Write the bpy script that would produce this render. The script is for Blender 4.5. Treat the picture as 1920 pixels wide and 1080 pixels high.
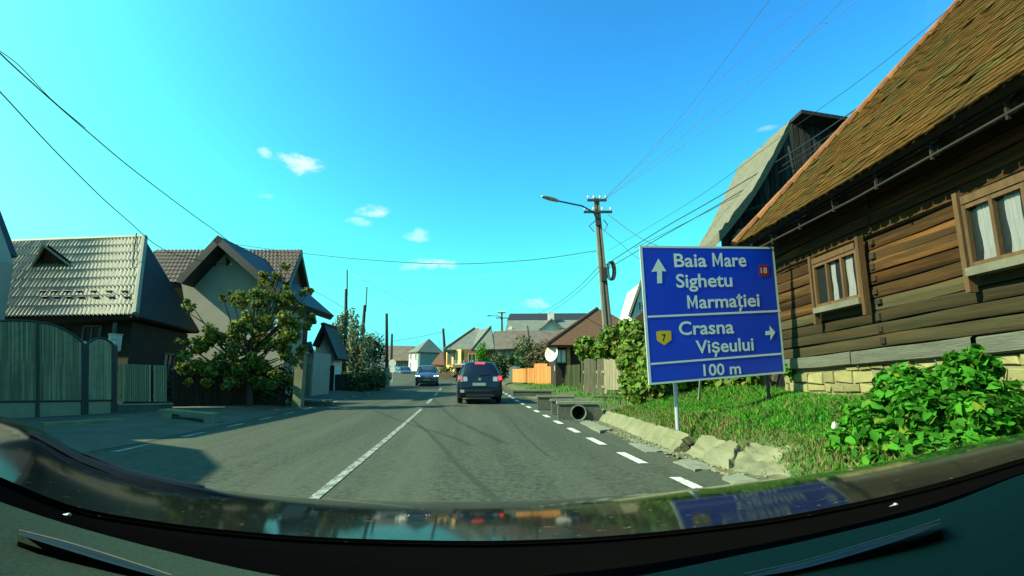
import bpy, bmesh, math, random
import numpy as np
from mathutils import Vector, Matrix

for o in list(bpy.data.objects):
    bpy.data.objects.remove(o)
sc = bpy.context.scene
COL = sc.collection
R = math.radians
random.seed(7)
rng = np.random.default_rng(11)

# ------------------------------------------------------------------ camera
CAM_H = 1.10
F = 1000.0                                   # focal length in photo pixels (1920 wide)
PITCH = math.atan(176 / F)
YAW = math.atan(94 / math.hypot(F, 176))     # the camera looks this far right of the road
cam_d = bpy.data.cameras.new('dashcam')
cam_d.sensor_width = 36
cam_d.lens = 36 * F / 1920
cam_d.clip_start = 0.02
cam_d.clip_end = 6000
cam = bpy.data.objects.new('dashcam', cam_d)
COL.objects.link(cam)
cam.location = (0, 0, CAM_H)
cam.rotation_euler = (R(90) + PITCH, 0, -YAW)
sc.camera = cam
sc.render.resolution_x, sc.render.resolution_y = 1024, 576

# ------------------------------------------------------------------ sun, sky, exposure
SUN_EL = R(37)
SUN_AZ = R(-102)          # from road direction (+Y); negative = to the left
S = Vector((math.sin(SUN_AZ) * math.cos(SUN_EL), math.cos(SUN_AZ) * math.cos(SUN_EL), math.sin(SUN_EL)))
sun_d = bpy.data.lights.new('sun', 'SUN')
sun_d.energy = 5.0
sun_d.angle = R(0.5)
sun_d.color = (1.0, 1.0, 0.70)
sun = bpy.data.objects.new('sun', sun_d)
COL.objects.link(sun)
sun.location = S * 60
sun.rotation_euler = S.to_track_quat('Z', 'Y').to_euler()

HV = Vector((math.sin(YAW), math.cos(YAW), 0))       # camera heading
RV = Vector((math.cos(YAW), -math.sin(YAW), 0))
UP = Vector((0, 0, 1))
EYE = Vector((0, 0, CAM_H))
_fw = HV * math.cos(PITCH) + UP * math.sin(PITCH)
_up = -HV * math.sin(PITCH) + UP * math.cos(PITCH)

def ray(px, py):
    return RV * (px - 960) + _up * (540 - py) + _fw * F

def at(px, py, D):
    """Point on a photo pixel's sight line at D metres ahead along the heading."""
    r = ray(px, py)
    return EYE + r * (D / r.dot(HV))

def atz(px, py, z):
    r = ray(px, py)
    return EYE + r * ((z - CAM_H) / r.z)

def onp(px, py, p0, n):
    r = ray(px, py)
    return EYE + r * ((p0 - EYE).dot(n) / r.dot(n))

def P(L, D, z):
    """lateral / ahead / height in the heading frame"""
    return RV * L + HV * D + UP * z

world = bpy.data.worlds.new('World')
sc.world = world
world.use_nodes = True
wt = world.node_tree
wn, wl = wt.nodes, wt.links
wn.clear()

def wnode(t, **k):
    n = wn.new(t)
    for a, b in k.items():
        setattr(n, a, b)
    return n

def wmath(op, a, b=None, c=None):
    n = wnode('ShaderNodeMath', operation=op)
    for i, v in enumerate((a, b, c)):
        if v is None:
            continue
        if isinstance(v, (int, float)):
            n.inputs[i].default_value = v
        else:
            wl.new(v, n.inputs[i])
    return n.outputs[0]

sky = wnode('ShaderNodeTexSky', sky_type='NISHITA')
sky.sun_disc = False
sky.sun_elevation = SUN_EL
sky.sun_rotation = SUN_AZ
sky.altitude = 400
sky.air_density = 0.95
sky.dust_density = 4.5
sky.ozone_density = 2.5
tint = wnode('ShaderNodeMix', data_type='RGBA', blend_type='MULTIPLY')
tint.inputs[0].default_value = 1.0
gam = wnode('ShaderNodeGamma')
gam.inputs[1].default_value = 1.7
wl.new(sky.outputs[0], gam.inputs[0])
wl.new(gam.outputs[0], tint.inputs[6])
tint.inputs[7].default_value = (0.245, 0.98, 0.90, 1)
cap = wnode('ShaderNodeMix', data_type='RGBA', blend_type='DARKEN')     # the glare round the sun is the lamp's job
cap.inputs[0].default_value = 1.0
wl.new(tint.outputs[2], cap.inputs[6])
cap.inputs[7].default_value = (1.25, 4.6, 4.6, 1)
geo = wnode('ShaderNodeTexCoord')
noi = wnode('ShaderNodeTexNoise')
noi.inputs['Scale'].default_value = 30
noi.inputs['Detail'].default_value = 7
noi.inputs['Roughness'].default_value = 0.62
mpn = wnode('ShaderNodeMapping')
mpn.inputs['Scale'].default_value = (1, 1, 1.9)
wl.new(geo.outputs['Generated'], mpn.inputs[0])
wl.new(mpn.outputs[0], noi.inputs['Vector'])

def wdot(vec):
    n = wnode('ShaderNodeVectorMath', operation='DOT_PRODUCT')
    wl.new(geo.outputs['Generated'], n.inputs[0])
    n.inputs[1].default_value = vec
    return n.outputs['Value']

total = None
for (px, py, a, b, k) in [(560, 306, 46, 20, 1.0), (497, 287, 14, 10, .7), (700, 396, 36, 14, .75), (676, 416, 30, 10, .55),
                          (783, 442, 30, 15, .85), (812, 494, 66, 11, .85), (770, 500, 26, 9, .5),
                          (1006, 570, 34, 11, .7), (500, 368, 16, 6, .25), (1440, 240, 22, 5, .25)]:
    c = ray(px, py).normalized()
    rr = c.cross(UP).normalized()
    uu = rr.cross(c)
    den = wdot(c)
    u = wmath('DIVIDE', wmath('DIVIDE', wdot(rr), den), a / F)
    v = wmath('DIVIDE', wmath('DIVIDE', wdot(uu), den), b / F)
    q = wmath('ADD', wmath('MULTIPLY', u, u), wmath('MULTIPLY', v, v))
    m = wmath('SUBTRACT', 1.0, q)
    m = wmath('ADD', m, wmath('MULTIPLY', wmath('SUBTRACT', noi.outputs[0], 0.56), 3.4))
    m = wmath('MULTIPLY', m, wmath('GREATER_THAN', den, 0.5))
    n = wnode('ShaderNodeMapRange', interpolation_type='SMOOTHSTEP')
    wl.new(m, n.inputs[0])
    n.inputs[1].default_value, n.inputs[2].default_value = -0.15, 1.55
    n.inputs[4].default_value = k
    total = n.outputs[0] if total is None else wmath('MAXIMUM', total, n.outputs[0])
cm = wnode('ShaderNodeMix', data_type='RGBA')
wl.new(total, cm.inputs[0])
wl.new(cap.outputs[2], cm.inputs[6])
cm.inputs[7].default_value = (4.4, 5.0, 5.0, 1)
bg = wnode('ShaderNodeBackground')
bg.inputs['Strength'].default_value = 0.13
wl.new(cm.outputs[2], bg.inputs['Color'])
wo = wnode('ShaderNodeOutputWorld')
wl.new(bg.outputs[0], wo.inputs['Surface'])

sc.view_settings.view_transform = 'Standard'
sc.view_settings.look = 'None'
sc.view_settings.exposure = 0.9
sc.view_settings.gamma = 1.0
sc.cycles.max_bounces = 8
sc.cycles.transparent_max_bounces = 12

# ------------------------------------------------------------------ materials
MATS = {}

def pmat(name, c1, c2=None, scale=4.0, rough=0.8, bump=0.0, bscale=None, stretch=(1, 1, 1), tone=0.0, metal=0.0,
         spec=0.4, coat=0.0, emit=None, estr=0.0, detail=6.0, trans=0.0, pos=0.5, width=0.35, c3=None, s3=1.0, w3=(0.55, 0.75), bdist=0.02, st3=None, odd=None, odd_at=.9):
    """Two colours mixed by stretched noise, a third in blotches, lightness varied by the 'tone' face attribute, noise bump."""
    m = bpy.data.materials.new(name)
    m.use_nodes = True
    t = m.node_tree
    N, Lk = t.nodes, t.links
    b = N['Principled BSDF']
    b.inputs['Roughness'].default_value = rough
    b.inputs['Metallic'].default_value = metal
    b.inputs['Specular IOR Level'].default_value = spec
    b.inputs['Coat Weight'].default_value = coat
    b.inputs['Coat Roughness'].default_value = 0.03
    tc = N.new('ShaderNodeTexCoord')
    mp = N.new('ShaderNodeMapping')
    mp.inputs['Scale'].default_value = stretch
    Lk.new(tc.outputs['Object'], mp.inputs[0])
    no = N.new('ShaderNodeTexNoise')
    no.inputs['Scale'].default_value = scale
    no.inputs['Detail'].default_value = detail
    no.inputs['Roughness'].default_value = 0.6
    Lk.new(mp.outputs[0], no.inputs['Vector'])
    if c2 is None:
        c2 = tuple(x * 0.8 for x in c1)
    mr = N.new('ShaderNodeMapRange')
    mr.inputs[1].default_value = pos - width / 2
    mr.inputs[2].default_value = pos + width / 2
    Lk.new(no.outputs[0], mr.inputs[0])
    mx = N.new('ShaderNodeMix')
    mx.data_type = 'RGBA'
    mx.inputs[6].default_value = (*c1, 1)
    mx.inputs[7].default_value = (*c2, 1)
    Lk.new(mr.outputs[0], mx.inputs[0])
    out = mx.outputs[2]
    if c3 is not None:
        n3 = N.new('ShaderNodeTexNoise')
        n3.inputs['Scale'].default_value = s3
        n3.inputs['Detail'].default_value = 5
        n3.inputs['Roughness'].default_value = 0.65
        if st3:
            mp3 = N.new('ShaderNodeMapping')
            mp3.inputs['Scale'].default_value = st3
            Lk.new(tc.outputs['Object'], mp3.inputs[0])
            Lk.new(mp3.outputs[0], n3.inputs['Vector'])
        else:
            Lk.new(mp.outputs[0], n3.inputs['Vector'])
        r3 = N.new('ShaderNodeMapRange')
        r3.inputs[1].default_value, r3.inputs[2].default_value = w3
        Lk.new(n3.outputs[0], r3.inputs[0])
        x3 = N.new('ShaderNodeMix')
        x3.data_type = 'RGBA'
        Lk.new(r3.outputs[0], x3.inputs[0])
        Lk.new(out, x3.inputs[6])
        x3.inputs[7].default_value = (*c3, 1)
        out = x3.outputs[2]
    if tone > 0:
        at_ = N.new('ShaderNodeAttribute')
        at_.attribute_name = 'tone'
        tr = N.new('ShaderNodeMapRange')
        tr.inputs[3].default_value = 1 - tone
        tr.inputs[4].default_value = 1 + tone
        Lk.new(at_.outputs['Fac'], tr.inputs[0])
        hv = N.new('ShaderNodeVectorMath')
        hv.operation = 'SCALE'
        Lk.new(out, hv.inputs[0])
        Lk.new(tr.outputs[0], hv.inputs['Scale'])
        out = hv.outputs[0]
        if odd is not None:                                  # a few leaves of another colour
            gt = N.new('ShaderNodeMath')
            gt.operation = 'GREATER_THAN'
            Lk.new(at_.outputs['Fac'], gt.inputs[0])
            gt.inputs[1].default_value = odd_at
            ox = N.new('ShaderNodeMix')
            ox.data_type = 'RGBA'
            Lk.new(gt.outputs[0], ox.inputs[0])
            Lk.new(out, ox.inputs[6])
            ox.inputs[7].default_value = (*odd, 1)
            out = ox.outputs[2]
    Lk.new(out, b.inputs['Base Color'])
    if bump > 0:
        nb = N.new('ShaderNodeTexNoise')
        nb.inputs['Scale'].default_value = bscale or scale * 3
        nb.inputs['Detail'].default_value = 6
        Lk.new(mp.outputs[0], nb.inputs['Vector'])
        bp = N.new('ShaderNodeBump')
        bp.inputs['Strength'].default_value = bump
        bp.inputs['Distance'].default_value = bdist
        Lk.new(nb.outputs[0], bp.inputs['Height'])
        Lk.new(bp.outputs[0], b.inputs['Normal'])
    if emit is not None:
        b.inputs['Emission Color'].default_value = (*emit, 1)
        b.inputs['Emission Strength'].default_value = estr
    if trans > 0:
        tl = N.new('ShaderNodeBsdfTranslucent')
        Lk.new(out, tl.inputs[0])
        ms = N.new('ShaderNodeMixShader')
        ms.inputs[0].default_value = trans
        Lk.new(b.outputs[0], ms.inputs[1])
        Lk.new(tl.outputs[0], ms.inputs[2])
        Lk.new(ms.outputs[0], N['Material Output'].inputs['Surface'])
    MATS[name] = m
    return m

# ------------------------------------------------------------------ mesh builder
class M:
    def __init__(s):
        s.v, s.f, s.t, s.m = [], [], [], []
        s.tone, s.mi = 0.5, 0

    def add(s, pts, faces):
        b = len(s.v)
        s.v += [tuple(p) for p in pts]
        for f in faces:
            s.f.append([b + i for i in f])
            s.t.append(s.tone)
            s.m.append(s.mi)

    def poly(s, *pts):
        s.add(pts, [list(range(len(pts)))])

    def hexa(s, p):
        """8 corners: 0-3 bottom ring, 4-7 top ring"""
        s.add(p, [(3, 2, 1, 0), (4, 5, 6, 7), (0, 1, 5, 4), (1, 2, 6, 5), (2, 3, 7, 6), (3, 0, 4, 7)])

    def box(s, o, a, b, c):
        o, a, b, c = Vector(o), Vector(a), Vector(b), Vector(c)
        s.hexa([o, o + a, o + a + b, o + b, o + c, o + a + c, o + a + b + c, o + b + c])

    def cbox(s, c, a, b, h):
        """box centred on c with full extents a, b, h (vectors)"""
        c, a, b, h = Vector(c), Vector(a), Vector(b), Vector(h)
        s.box(c - a / 2 - b / 2 - h / 2, a, b, h)

    def prism(s, pts, ext):
        n = len(pts)
        e = Vector(ext)
        pts = [Vector(p) for p in pts]
        s.add(pts + [p + e for p in pts], [list(range(n))[::-1], list(range(n, 2 * n))] + [[i, (i + 1) % n, n + (i + 1) % n, n + i] for i in range(n)])

    def slab(s, pts, t):
        pts = [Vector(p) for p in pts]
        n = (pts[1] - pts[0]).cross(pts[2] - pts[0]).normalized()
        if n.z < 0:
            n = -n
        s.prism(pts, -n * t)

    def tube(s, pts, r, n=6, caps=True, flat=None):
        pts = [Vector(p) for p in pts]
        rs = r if isinstance(r, (list, tuple)) else [r] * len(pts)
        b = len(s.v)
        ref = None
        for i, p in enumerate(pts):
            d = (pts[min(i + 1, len(pts) - 1)] - pts[max(i - 1, 0)]).normalized()
            if ref is None:
                ref = d.cross(UP if abs(d.z) < .95 else Vector((1, 0, 0))).normalized()
            ref = (ref - d * ref.dot(d)).normalized()
            q = d.cross(ref)
            for k in range(n):
                a = 2 * math.pi * k / n
                s.v.append(tuple(p + (ref * math.cos(a) + q * math.sin(a)) * rs[i]))
        for i in range(len(pts) - 1):
            for k in range(n):
                a, c = b + i * n + k, b + i * n + (k + 1) % n
                s.f.append([a, c, c + n, a + n]); s.t.append(s.tone); s.m.append(s.mi)
        if caps:
            s.f.append([b + k for k in range(n)][::-1]); s.t.append(s.tone); s.m.append(s.mi)
            e = b + (len(pts) - 1) * n
            s.f.append([e + k for k in range(n)]); s.t.append(s.tone); s.m.append(s.mi)

    def grid(s, rows, close=False):
        """rows: list of equally long point lists"""
        b, n = len(s.v), len(rows[0])
        for r in rows:
            s.v += [tuple(p) for p in r]
        for i in range(len(rows) - 1):
            for k in range(n if close else n - 1):
                a, c = b + i * n + k, b + i * n + (k + 1) % n
                s.f.append([a, c, c + n, a + n]); s.t.append(s.tone); s.m.append(s.mi)

    def ball(s, c, rx, ry, rz, nu=10, nv=7):
        c = Vector(c)
        rows = []
        for j in range(nv + 1):
            th = math.pi * j / nv
            rows.append([c + Vector((rx * math.sin(th) * math.cos(2 * math.pi * i / nu), ry * math.sin(th) * math.sin(2 * math.pi * i / nu), -rz * math.cos(th))) for i in range(nu)])
        s.grid(rows, True)

    def disc(s, c, ax, r, h, n=16):
        """cylinder along ax"""
        c, ax = Vector(c), Vector(ax).normalized()
        s.tube([c - ax * h / 2, c + ax * h / 2], r, n)

def mesh_of(name, mb, mats, off, smooth):
    me = bpy.data.meshes.new(name)
    off = Vector(off)
    me.from_pydata([(x - off.x, y - off.y, z - off.z) for x, y, z in mb.v], [], mb.f)
    for m in mats:
        me.materials.append(m)
    if len(mats) > 1:
        me.polygons.foreach_set('material_index', mb.m)
    a = me.attributes.new('tone', 'FLOAT', 'FACE')
    a.data.foreach_set('value', mb.t)
    if smooth:
        me.polygons.foreach_set('use_smooth', [True] * len(me.polygons))
        if smooth != 2:
            me.set_sharp_from_angle(angle=R(38))
    me.update()
    return me

def link(o, parent=None):
    COL.objects.link(o)
    if parent is not None:
        o.parent = parent
    return o

def wbase(o):
    b = Vector((0, 0, 0))
    while o is not None:
        b += o.location
        o = o.parent
    return b

def mats_of(m):
    ms = m if isinstance(m, (list, tuple)) else [m]
    return [MATS[x] if isinstance(x, str) else x for x in ms]

def part(name, mb, mat, parent, smooth=True, label=None):
    o = bpy.data.objects.new(name, mesh_of(name, mb, mats_of(mat), wbase(parent), smooth))
    if label:
        o['label'] = label
    return link(o, parent)

def tag(o, label, cat, group=None):
    o['label'] = label
    o['category'] = cat
    if group:
        o['group'] = group
    return o

def thing(name, label, cat, loc=(0, 0, 0), group=None):
    o = bpy.data.objects.new(name, None)
    o.empty_display_size = 0.2
    o.location = loc
    return tag(link(o), label, cat, group)

def solo(name, mb, mat, label, cat, loc=(0, 0, 0), group=None, smooth=True):
    o = bpy.data.objects.new(name, mesh_of(name, mb, mats_of(mat), loc, smooth))
    o.location = loc
    return tag(link(o), label, cat, group)

def setting(name, mb, mat, kind='structure', smooth=True):
    o = bpy.data.objects.new(name, mesh_of(name, mb, mats_of(mat), (0, 0, 0), smooth))
    o['kind'] = kind
    return link(o)

def copy_tree(o, parent=None, off=None):
    c = o.copy()
    COL.objects.link(c)
    if parent is not None:
        c.parent = parent
    if off is not None:
        c.location = Vector(o.location) + Vector(off)
    for ch in o.children:
        copy_tree(ch, c)
    return c

# ------------------------------------------------------------------ leaves
def leaf_mesh(name, cen, nrm, size, off, mat, aspect=0.55, shape=4):
    """cen (N,3) centres, nrm (N,3) leaf normals: every leaf its own small folded face pair"""
    n = len(cen)
    nrm = nrm / np.maximum(np.linalg.norm(nrm, axis=1, keepdims=True), 1e-6)
    rnd = rng.normal(size=(n, 3))
    rnd[:, 2] -= 0.35
    d = rnd - nrm * (rnd * nrm).sum(1, keepdims=True)
    d /= np.maximum(np.linalg.norm(d, axis=1, keepdims=True), 1e-6)
    w = np.cross(nrm, d)
    sz = size * rng.uniform(.45, 1.4, (n, 1))
    def at_(t, side, drop):                                   # along the leaf, across it, and its droop
        return cen + d * sz * (t - .45) + w * sz * aspect * side * .5 + nrm * sz * (.10 * abs(side) - drop)
    v = np.stack([at_(0, 0, .02), at_(.30, 1, 0), at_(.68, .78, .05), at_(1, 0, .20), at_(.68, -.78, .05), at_(.30, -1, 0), at_(.32, 0, 0), at_(.66, 0, .06)], 1).reshape(-1, 3) - np.array(off)
    k = 8
    tri = np.array([0, 1, 6, 0, 6, 5, 1, 2, 7, 1, 7, 6, 5, 6, 7, 5, 7, 4, 2, 3, 7, 7, 3, 4])
    nt = len(tri) // 3
    me = bpy.data.meshes.new(name)
    me.vertices.add(k * n)
    me.vertices.foreach_set('co', v.astype(np.float32).ravel())
    idx = (np.arange(n)[:, None] * k + tri).ravel()
    me.loops.add(len(idx))
    me.loops.foreach_set('vertex_index', idx.astype(np.int32))
    me.polygons.add(nt * n)
    me.polygons.foreach_set('loop_start', (np.arange(nt * n) * 3).astype(np.int32))
    me.update()
    me.validate()
    a_ = me.attributes.new('tone', 'FLOAT', 'FACE')
    a_.data.foreach_set('value', np.repeat(rng.uniform(0, 1, n), nt).astype(np.float32))
    for m in mats_of(mat):
        me.materials.append(m)
    return me

def clump_points(clumps, n, hollow=0.35, up=0.4):
    """clumps: (centre, (rx, ry, rz)); leaves near each clump's skin"""
    vol = np.array([c[1][0] * c[1][1] * c[1][2] for c in clumps]) ** (2 / 3)
    pick = rng.choice(len(clumps), n, p=vol / vol.sum())
    C = np.array([list(c[0]) for c in clumps])[pick]
    Rr = np.array([list(c[1]) for c in clumps])[pick]
    u = rng.normal(size=(n, 3))
    u /= np.linalg.norm(u, axis=1, keepdims=True)
    rad = rng.uniform(hollow, 1.08, (n, 1)) ** .6
    nr = u + rng.normal(size=(n, 3)) * .6
    nr[:, 2] += up
    return C + u * rad * Rr, nr

def foliage(name, clumps, n, size, mat, parent, aspect=.55, hollow=.35, up=.4, zmin=None):
    c, nr = clump_points(clumps, n, hollow, up)
    if zmin is not None:
        k = c[:, 2] > zmin
        c, nr = c[k], nr[k]
    o = bpy.data.objects.new(name, leaf_mesh(name, c, nr, size, wbase(parent), mat, aspect))
    return link(o, parent)

def rand_clumps(c, r, k, sub=.5, seed=0):
    """k sub-clumps spread through an ellipsoid"""
    rs = random.Random(seed)
    out = []
    for i in range(k):
        while True:
            u = Vector((rs.uniform(-1, 1), rs.uniform(-1, 1), rs.uniform(-1, 1)))
            if u.length < 1:
                break
        u = u.normalized() * (u.length ** .6)
        s_ = sub * rs.uniform(.6, 1.25)
        out.append((Vector(c) + Vector((u.x * r[0], u.y * r[1], u.z * r[2])) * (1 - s_ * .5), (r[0] * s_, r[1] * s_, r[2] * s_)))
    return out

def branches(mb, base, top, r0, targets, seed=0):
    rs = random.Random(seed)
    base, top = Vector(base), Vector(top)
    mid = base.lerp(top, .5) + Vector((rs.uniform(-.1, .1), rs.uniform(-.1, .1), 0))
    mb.tube([base, base.lerp(mid, .3), mid, top], [r0 * 1.25, r0, r0 * .85, r0 * .55], 8)
    for tg in targets:
        a = base.lerp(top, rs.uniform(.55, 1))
        tg = Vector(tg)
        m_ = a.lerp(tg, .5) + Vector((0, 0, -.08 * (tg - a).length))
        mb.tube([a, m_, tg], [r0 * .45, r0 * .28, r0 * .1], 5)

def lerp(a, b, t):
    return a + (b - a) * t

def sstep(a, b, x):
    t = min(1, max(0, (x - a) / (b - a)))
    return t * t * (3 - 2 * t)

# ------------------------------------------------------------------ road line and lie of the land
def road_z(Y):
    if Y < 0:
        return 0.0
    if Y < 40:
        return 0.0005 * Y * Y
    if Y < 100:
        return 0.8 + 0.04 * (Y - 40)
    return 3.2 + 1.2 * (1 - math.exp(-(Y - 100) / 40))

def road_x(Y):
    if Y < 34:
        return 0.0
    if Y < 110:
        return -0.0042 * (Y - 34) ** 2
    return -24.3 - 0.638 * (Y - 110)

RE, LE, CL = 3.05, -5.7, -1.37        # right edge, left edge, centre line

def ground_z(X, Y):
    x = X - road_x(Y)
    z = road_z(Y)
    if x > 0:
        a = lerp(.40, .12, sstep(11.5, 15.5, Y)) 
        g = -.10 * sstep(RE, RE + .3, x) * (1 - sstep(RE + .55, RE + .85, x))
        z += g + a * sstep(RE + .55, RE + 1.15, x) + lerp(.40, .30, sstep(12, 18, Y)) * sstep(RE + 1.0, 6.0, x)
        z += .03 * math.sin(X * 3.1 + Y * 1.7) * sstep(RE + 1, RE + 2, x)
    else:
        z += .10 * sstep(-LE + .2, -LE + 1.4, -x)
    return z
from mathutils import noise as mnoise
# ------------------------------------------------------------------ surface list
pmat('ground', (.045, .085, .02), (.10, .085, .045), .9, .95, .5, 14, c3=(.06, .10, .02), s3=3)
pmat('asphalt', (.070, .085, .055), (.027, .034, .024), 17, .95, .8, 60, detail=12, width=.30, spec=.2, c3=(.078, .090, .060), s3=1.1, w3=(.42, .75), st3=(1.1, .05, 1), bdist=.008)
pmat('asphalt_worn', (.085, .092, .062), (.050, .058, .040), 1.3, .92, .5, 60, c3=(.12, .12, .08), s3=9, w3=(.6, .75))
pmat('tar', (.020, .025, .018), (.032, .039, .027), 6, .95, .1)
pmat('road_paint', (.72, .74, .66), (.50, .52, .45), 14, .7, .15, c3=(.13, .145, .115), s3=26, w3=(.53, .62))
pmat('old_paint', (.40, .43, .36), (.27, .29, .24), 5, .8, .15, c3=(.105, .12, .095), s3=11, w3=(.40, .56))
pmat('concrete', (.21, .215, .125), (.135, .145, .08), 2.6, .93, .6, 22, tone=.15, c3=(.13, .14, .06), s3=4, w3=(.52, .75))
pmat('concrete_grey', (.22, .24, .17), (.15, .165, .12), 3, .93, .5, 20, tone=.15, c3=(.09, .11, .05), s3=4, w3=(.55, .8))
pmat('concrete_dark', (.10, .11, .085), (.06, .07, .055), 3, .95, .6, 18, tone=.2)
pmat('grass', (.040, .24, .010), (.070, .26, .014), 1.2, .85, tone=.5, trans=.35, odd=(.20, .17, .05), odd_at=.93, c3=(.15, .15, .035), s3=1.7, w3=(.56, .75))
pmat('straw', (.20, .17, .06), (.12, .13, .035), 1.5, .9, tone=.5, trans=.2)
pmat('weed_leaf', (.036, .185, .012), (.060, .24, .016), 2.2, .75, tone=.6, trans=.38, spec=.15, odd=(.16, .24, .02), odd_at=.94)
pmat('ivy_leaf', (.07, .165, .012), (.12, .20, .016), 1.5, .7, tone=.6, trans=.3, odd=(.20, .17, .03), odd_at=.92)
pmat('tree_leaf', (.085, .13, .018), (.17, .21, .022), 1.3, .7, tone=.65, trans=.35, odd=(.24, .22, .03), odd_at=.86)
pmat('willow_leaf', (.20, .23, .12), (.13, .16, .075), 1.3, .8, tone=.5, trans=.3)
pmat('shrub_leaf', (.035, .075, .02), (.06, .10, .022), 1.3, .8, tone=.5, trans=.25)
pmat('brown_leaf', (.09, .075, .03), (.06, .07, .025), 1.3, .8, tone=.5, trans=.25)
pmat('bark', (.06, .05, .035), (.035, .03, .02), 5, .95, .6, 20, (1, 1, .25))
pmat('stone', (.26, .25, .105), (.18, .175, .07), 3.2, .92, .6, 16, tone=.30, c3=(.22, .22, .08), s3=5, w3=(.55, .75))
pmat('mortar', (.22, .21, .11), (.16, .15, .08), 5, .95, .6, 20)
pmat('plaster', (.62, .62, .56), (.54, .54, .48), 2, .9, .1)
pmat('iron', (.05, .055, .05), (.035, .04, .035), 6, .55, .1, metal=.3)
pmat('steel', (.42, .44, .40), (.32, .34, .31), 5, .45, .1, metal=.4)
pmat('wire', (.025, .03, .035), None, 3, .6)
pmat('wire_pale', (.16, .22, .27), None, 3, .5)
pmat('ceramic', (.75, .75, .70), None, 3, .3)
pmat('glass', (.012, .02, .022), (.02, .03, .03), 2, .06, spec=.7)
pmat('curtain', (.84, .86, .84), (.70, .74, .72), 7, .9, .4, 9, (3, 3, .5), emit=None)
pmat('log_brown', (.070, .038, .014), (.030, .020, .009), 1.9, .95, .5, 14, (.45, .45, 11), spec=.12, tone=.5, c3=(.145, .066, .018), s3=.9, w3=(.50, .70))
pmat('log_grey', (.062, .056, .028), (.034, .032, .016), 1.8, .95, .5, 12, (.45, .45, 10), spec=.12, tone=.38, c3=(.085, .046, .016), s3=1.0, w3=(.50, .72))
pmat('sill_beam', (.115, .13, .095), (.075, .083, .062), 1.5, .9, .7, 9, (1.0, 1.0, 8), tone=.2)
pmat('frame_wood', (.125, .068, .023), (.075, .044, .017), 3, .65, .4, 20, (4, 4, .6), tone=.2)
pmat('frame_pale', (.15, .155, .11), (.095, .095, .068), 3, .75, .4, 20, tone=.2)
pmat('dark_wood', (.035, .026, .016), (.018, .014, .010), 3, .9, .5, 12, tone=.3)
pmat('weathered', (.23, .21, .135), (.15, .135, .085), 2.4, .93, .7, 12, (6, 6, .8), tone=.3, c3=(.10, .12, .05), s3=2, w3=(.55, .8))
pmat('roof_clay', (.110, .052, .009), (.060, .034, .007), 3, .98, .5, 20, spec=.08, tone=.42, c3=(.055, .050, .012), s3=1.3, w3=(.46, .68))
pmat('clay_cap', (.26, .10, .032), (.16, .068, .024), 4, .85, .4, 16, tone=.3)
pmat('thatch', (.19, .18, .125), (.12, .118, .08), 5, .95, .9, 24, (1, 1, 3), tone=.2, c3=(.09, .095, .055), s3=2, w3=(.55, .8))
pmat('barn_board', (.030, .034, .034), (.014, .016, .016), 3, .9, .5, 12, (5, 5, .5), tone=.6)
pmat('roof_brown', (.115, .052, .026), (.075, .036, .02), 3, .9, .5, 10, (1, 1, 5), tone=.25, c3=(.06, .06, .025), s3=1.2, w3=(.55, .8))
pmat('roof_grey', (.15, .165, .14), (.11, .12, .10), 1.5, .85, .3, 8, tone=.15)
pmat('roof_rust', (.115, .100, .078), (.11, .062, .042), 1.1, .9, .3, 8, tone=.2, width=.2, c3=(.12, .13, .105), s3=2, w3=(.5, .7))
pmat('roof_slate', (.018, .021, .022), (.026, .029, .029), 2, .6, .2, tone=.2)
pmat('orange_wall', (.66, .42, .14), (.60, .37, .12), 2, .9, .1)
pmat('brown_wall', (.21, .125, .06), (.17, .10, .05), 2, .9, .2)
pmat('white_wall', (.72, .73, .68), (.62, .64, .58), 2, .9, .1)
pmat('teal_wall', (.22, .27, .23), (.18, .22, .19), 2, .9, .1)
pmat('orange_board', (.52, .22, .055), (.40, .165, .045), 3, .8, .3, 12, (5, 5, .6), tone=.22)
pmat('green_board', (.11, .125, .05), (.07, .085, .035), 3, .9, .3, 12, (5, 5, .6), tone=.3)
pmat('sign_blue', (.001, .046, .56), (.001, .038, .49), 1.5, .38, spec=.5)
pmat('sign_white', (.60, .66, .62), (.54, .60, .56), 2, .5)
pmat('sign_edge', (.36, .42, .44), (.28, .33, .35), 2, .45)
pmat('sign_yellow', (.62, .40, .02), None, 2, .5)
pmat('sign_red', (.34, .015, .02), None, 2, .5)
pmat('black', (.012, .012, .012), None, 2, .6)
pmat('pole_concrete', (.22, .20, .15), (.14, .13, .10), 4, .9, .4, 20, (3, 3, .6), tone=.1)
pmat('pole_wood', (.045, .036, .028), (.03, .024, .02), 4, .9, .4, 20, (4, 4, .5), tone=.1)
pmat('gutter_wood', (.026, .025, .018), (.016, .015, .012), 3, .8, .3, 12)
pmat('dirt', (.15, .125, .075), (.10, .095, .06), 2, .95, .6, 20, c3=(.07, .09, .03), s3=4, w3=(.5, .7))
pmat('hill', (.035, .075, .06), (.03, .06, .05), .02, 1)

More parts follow.
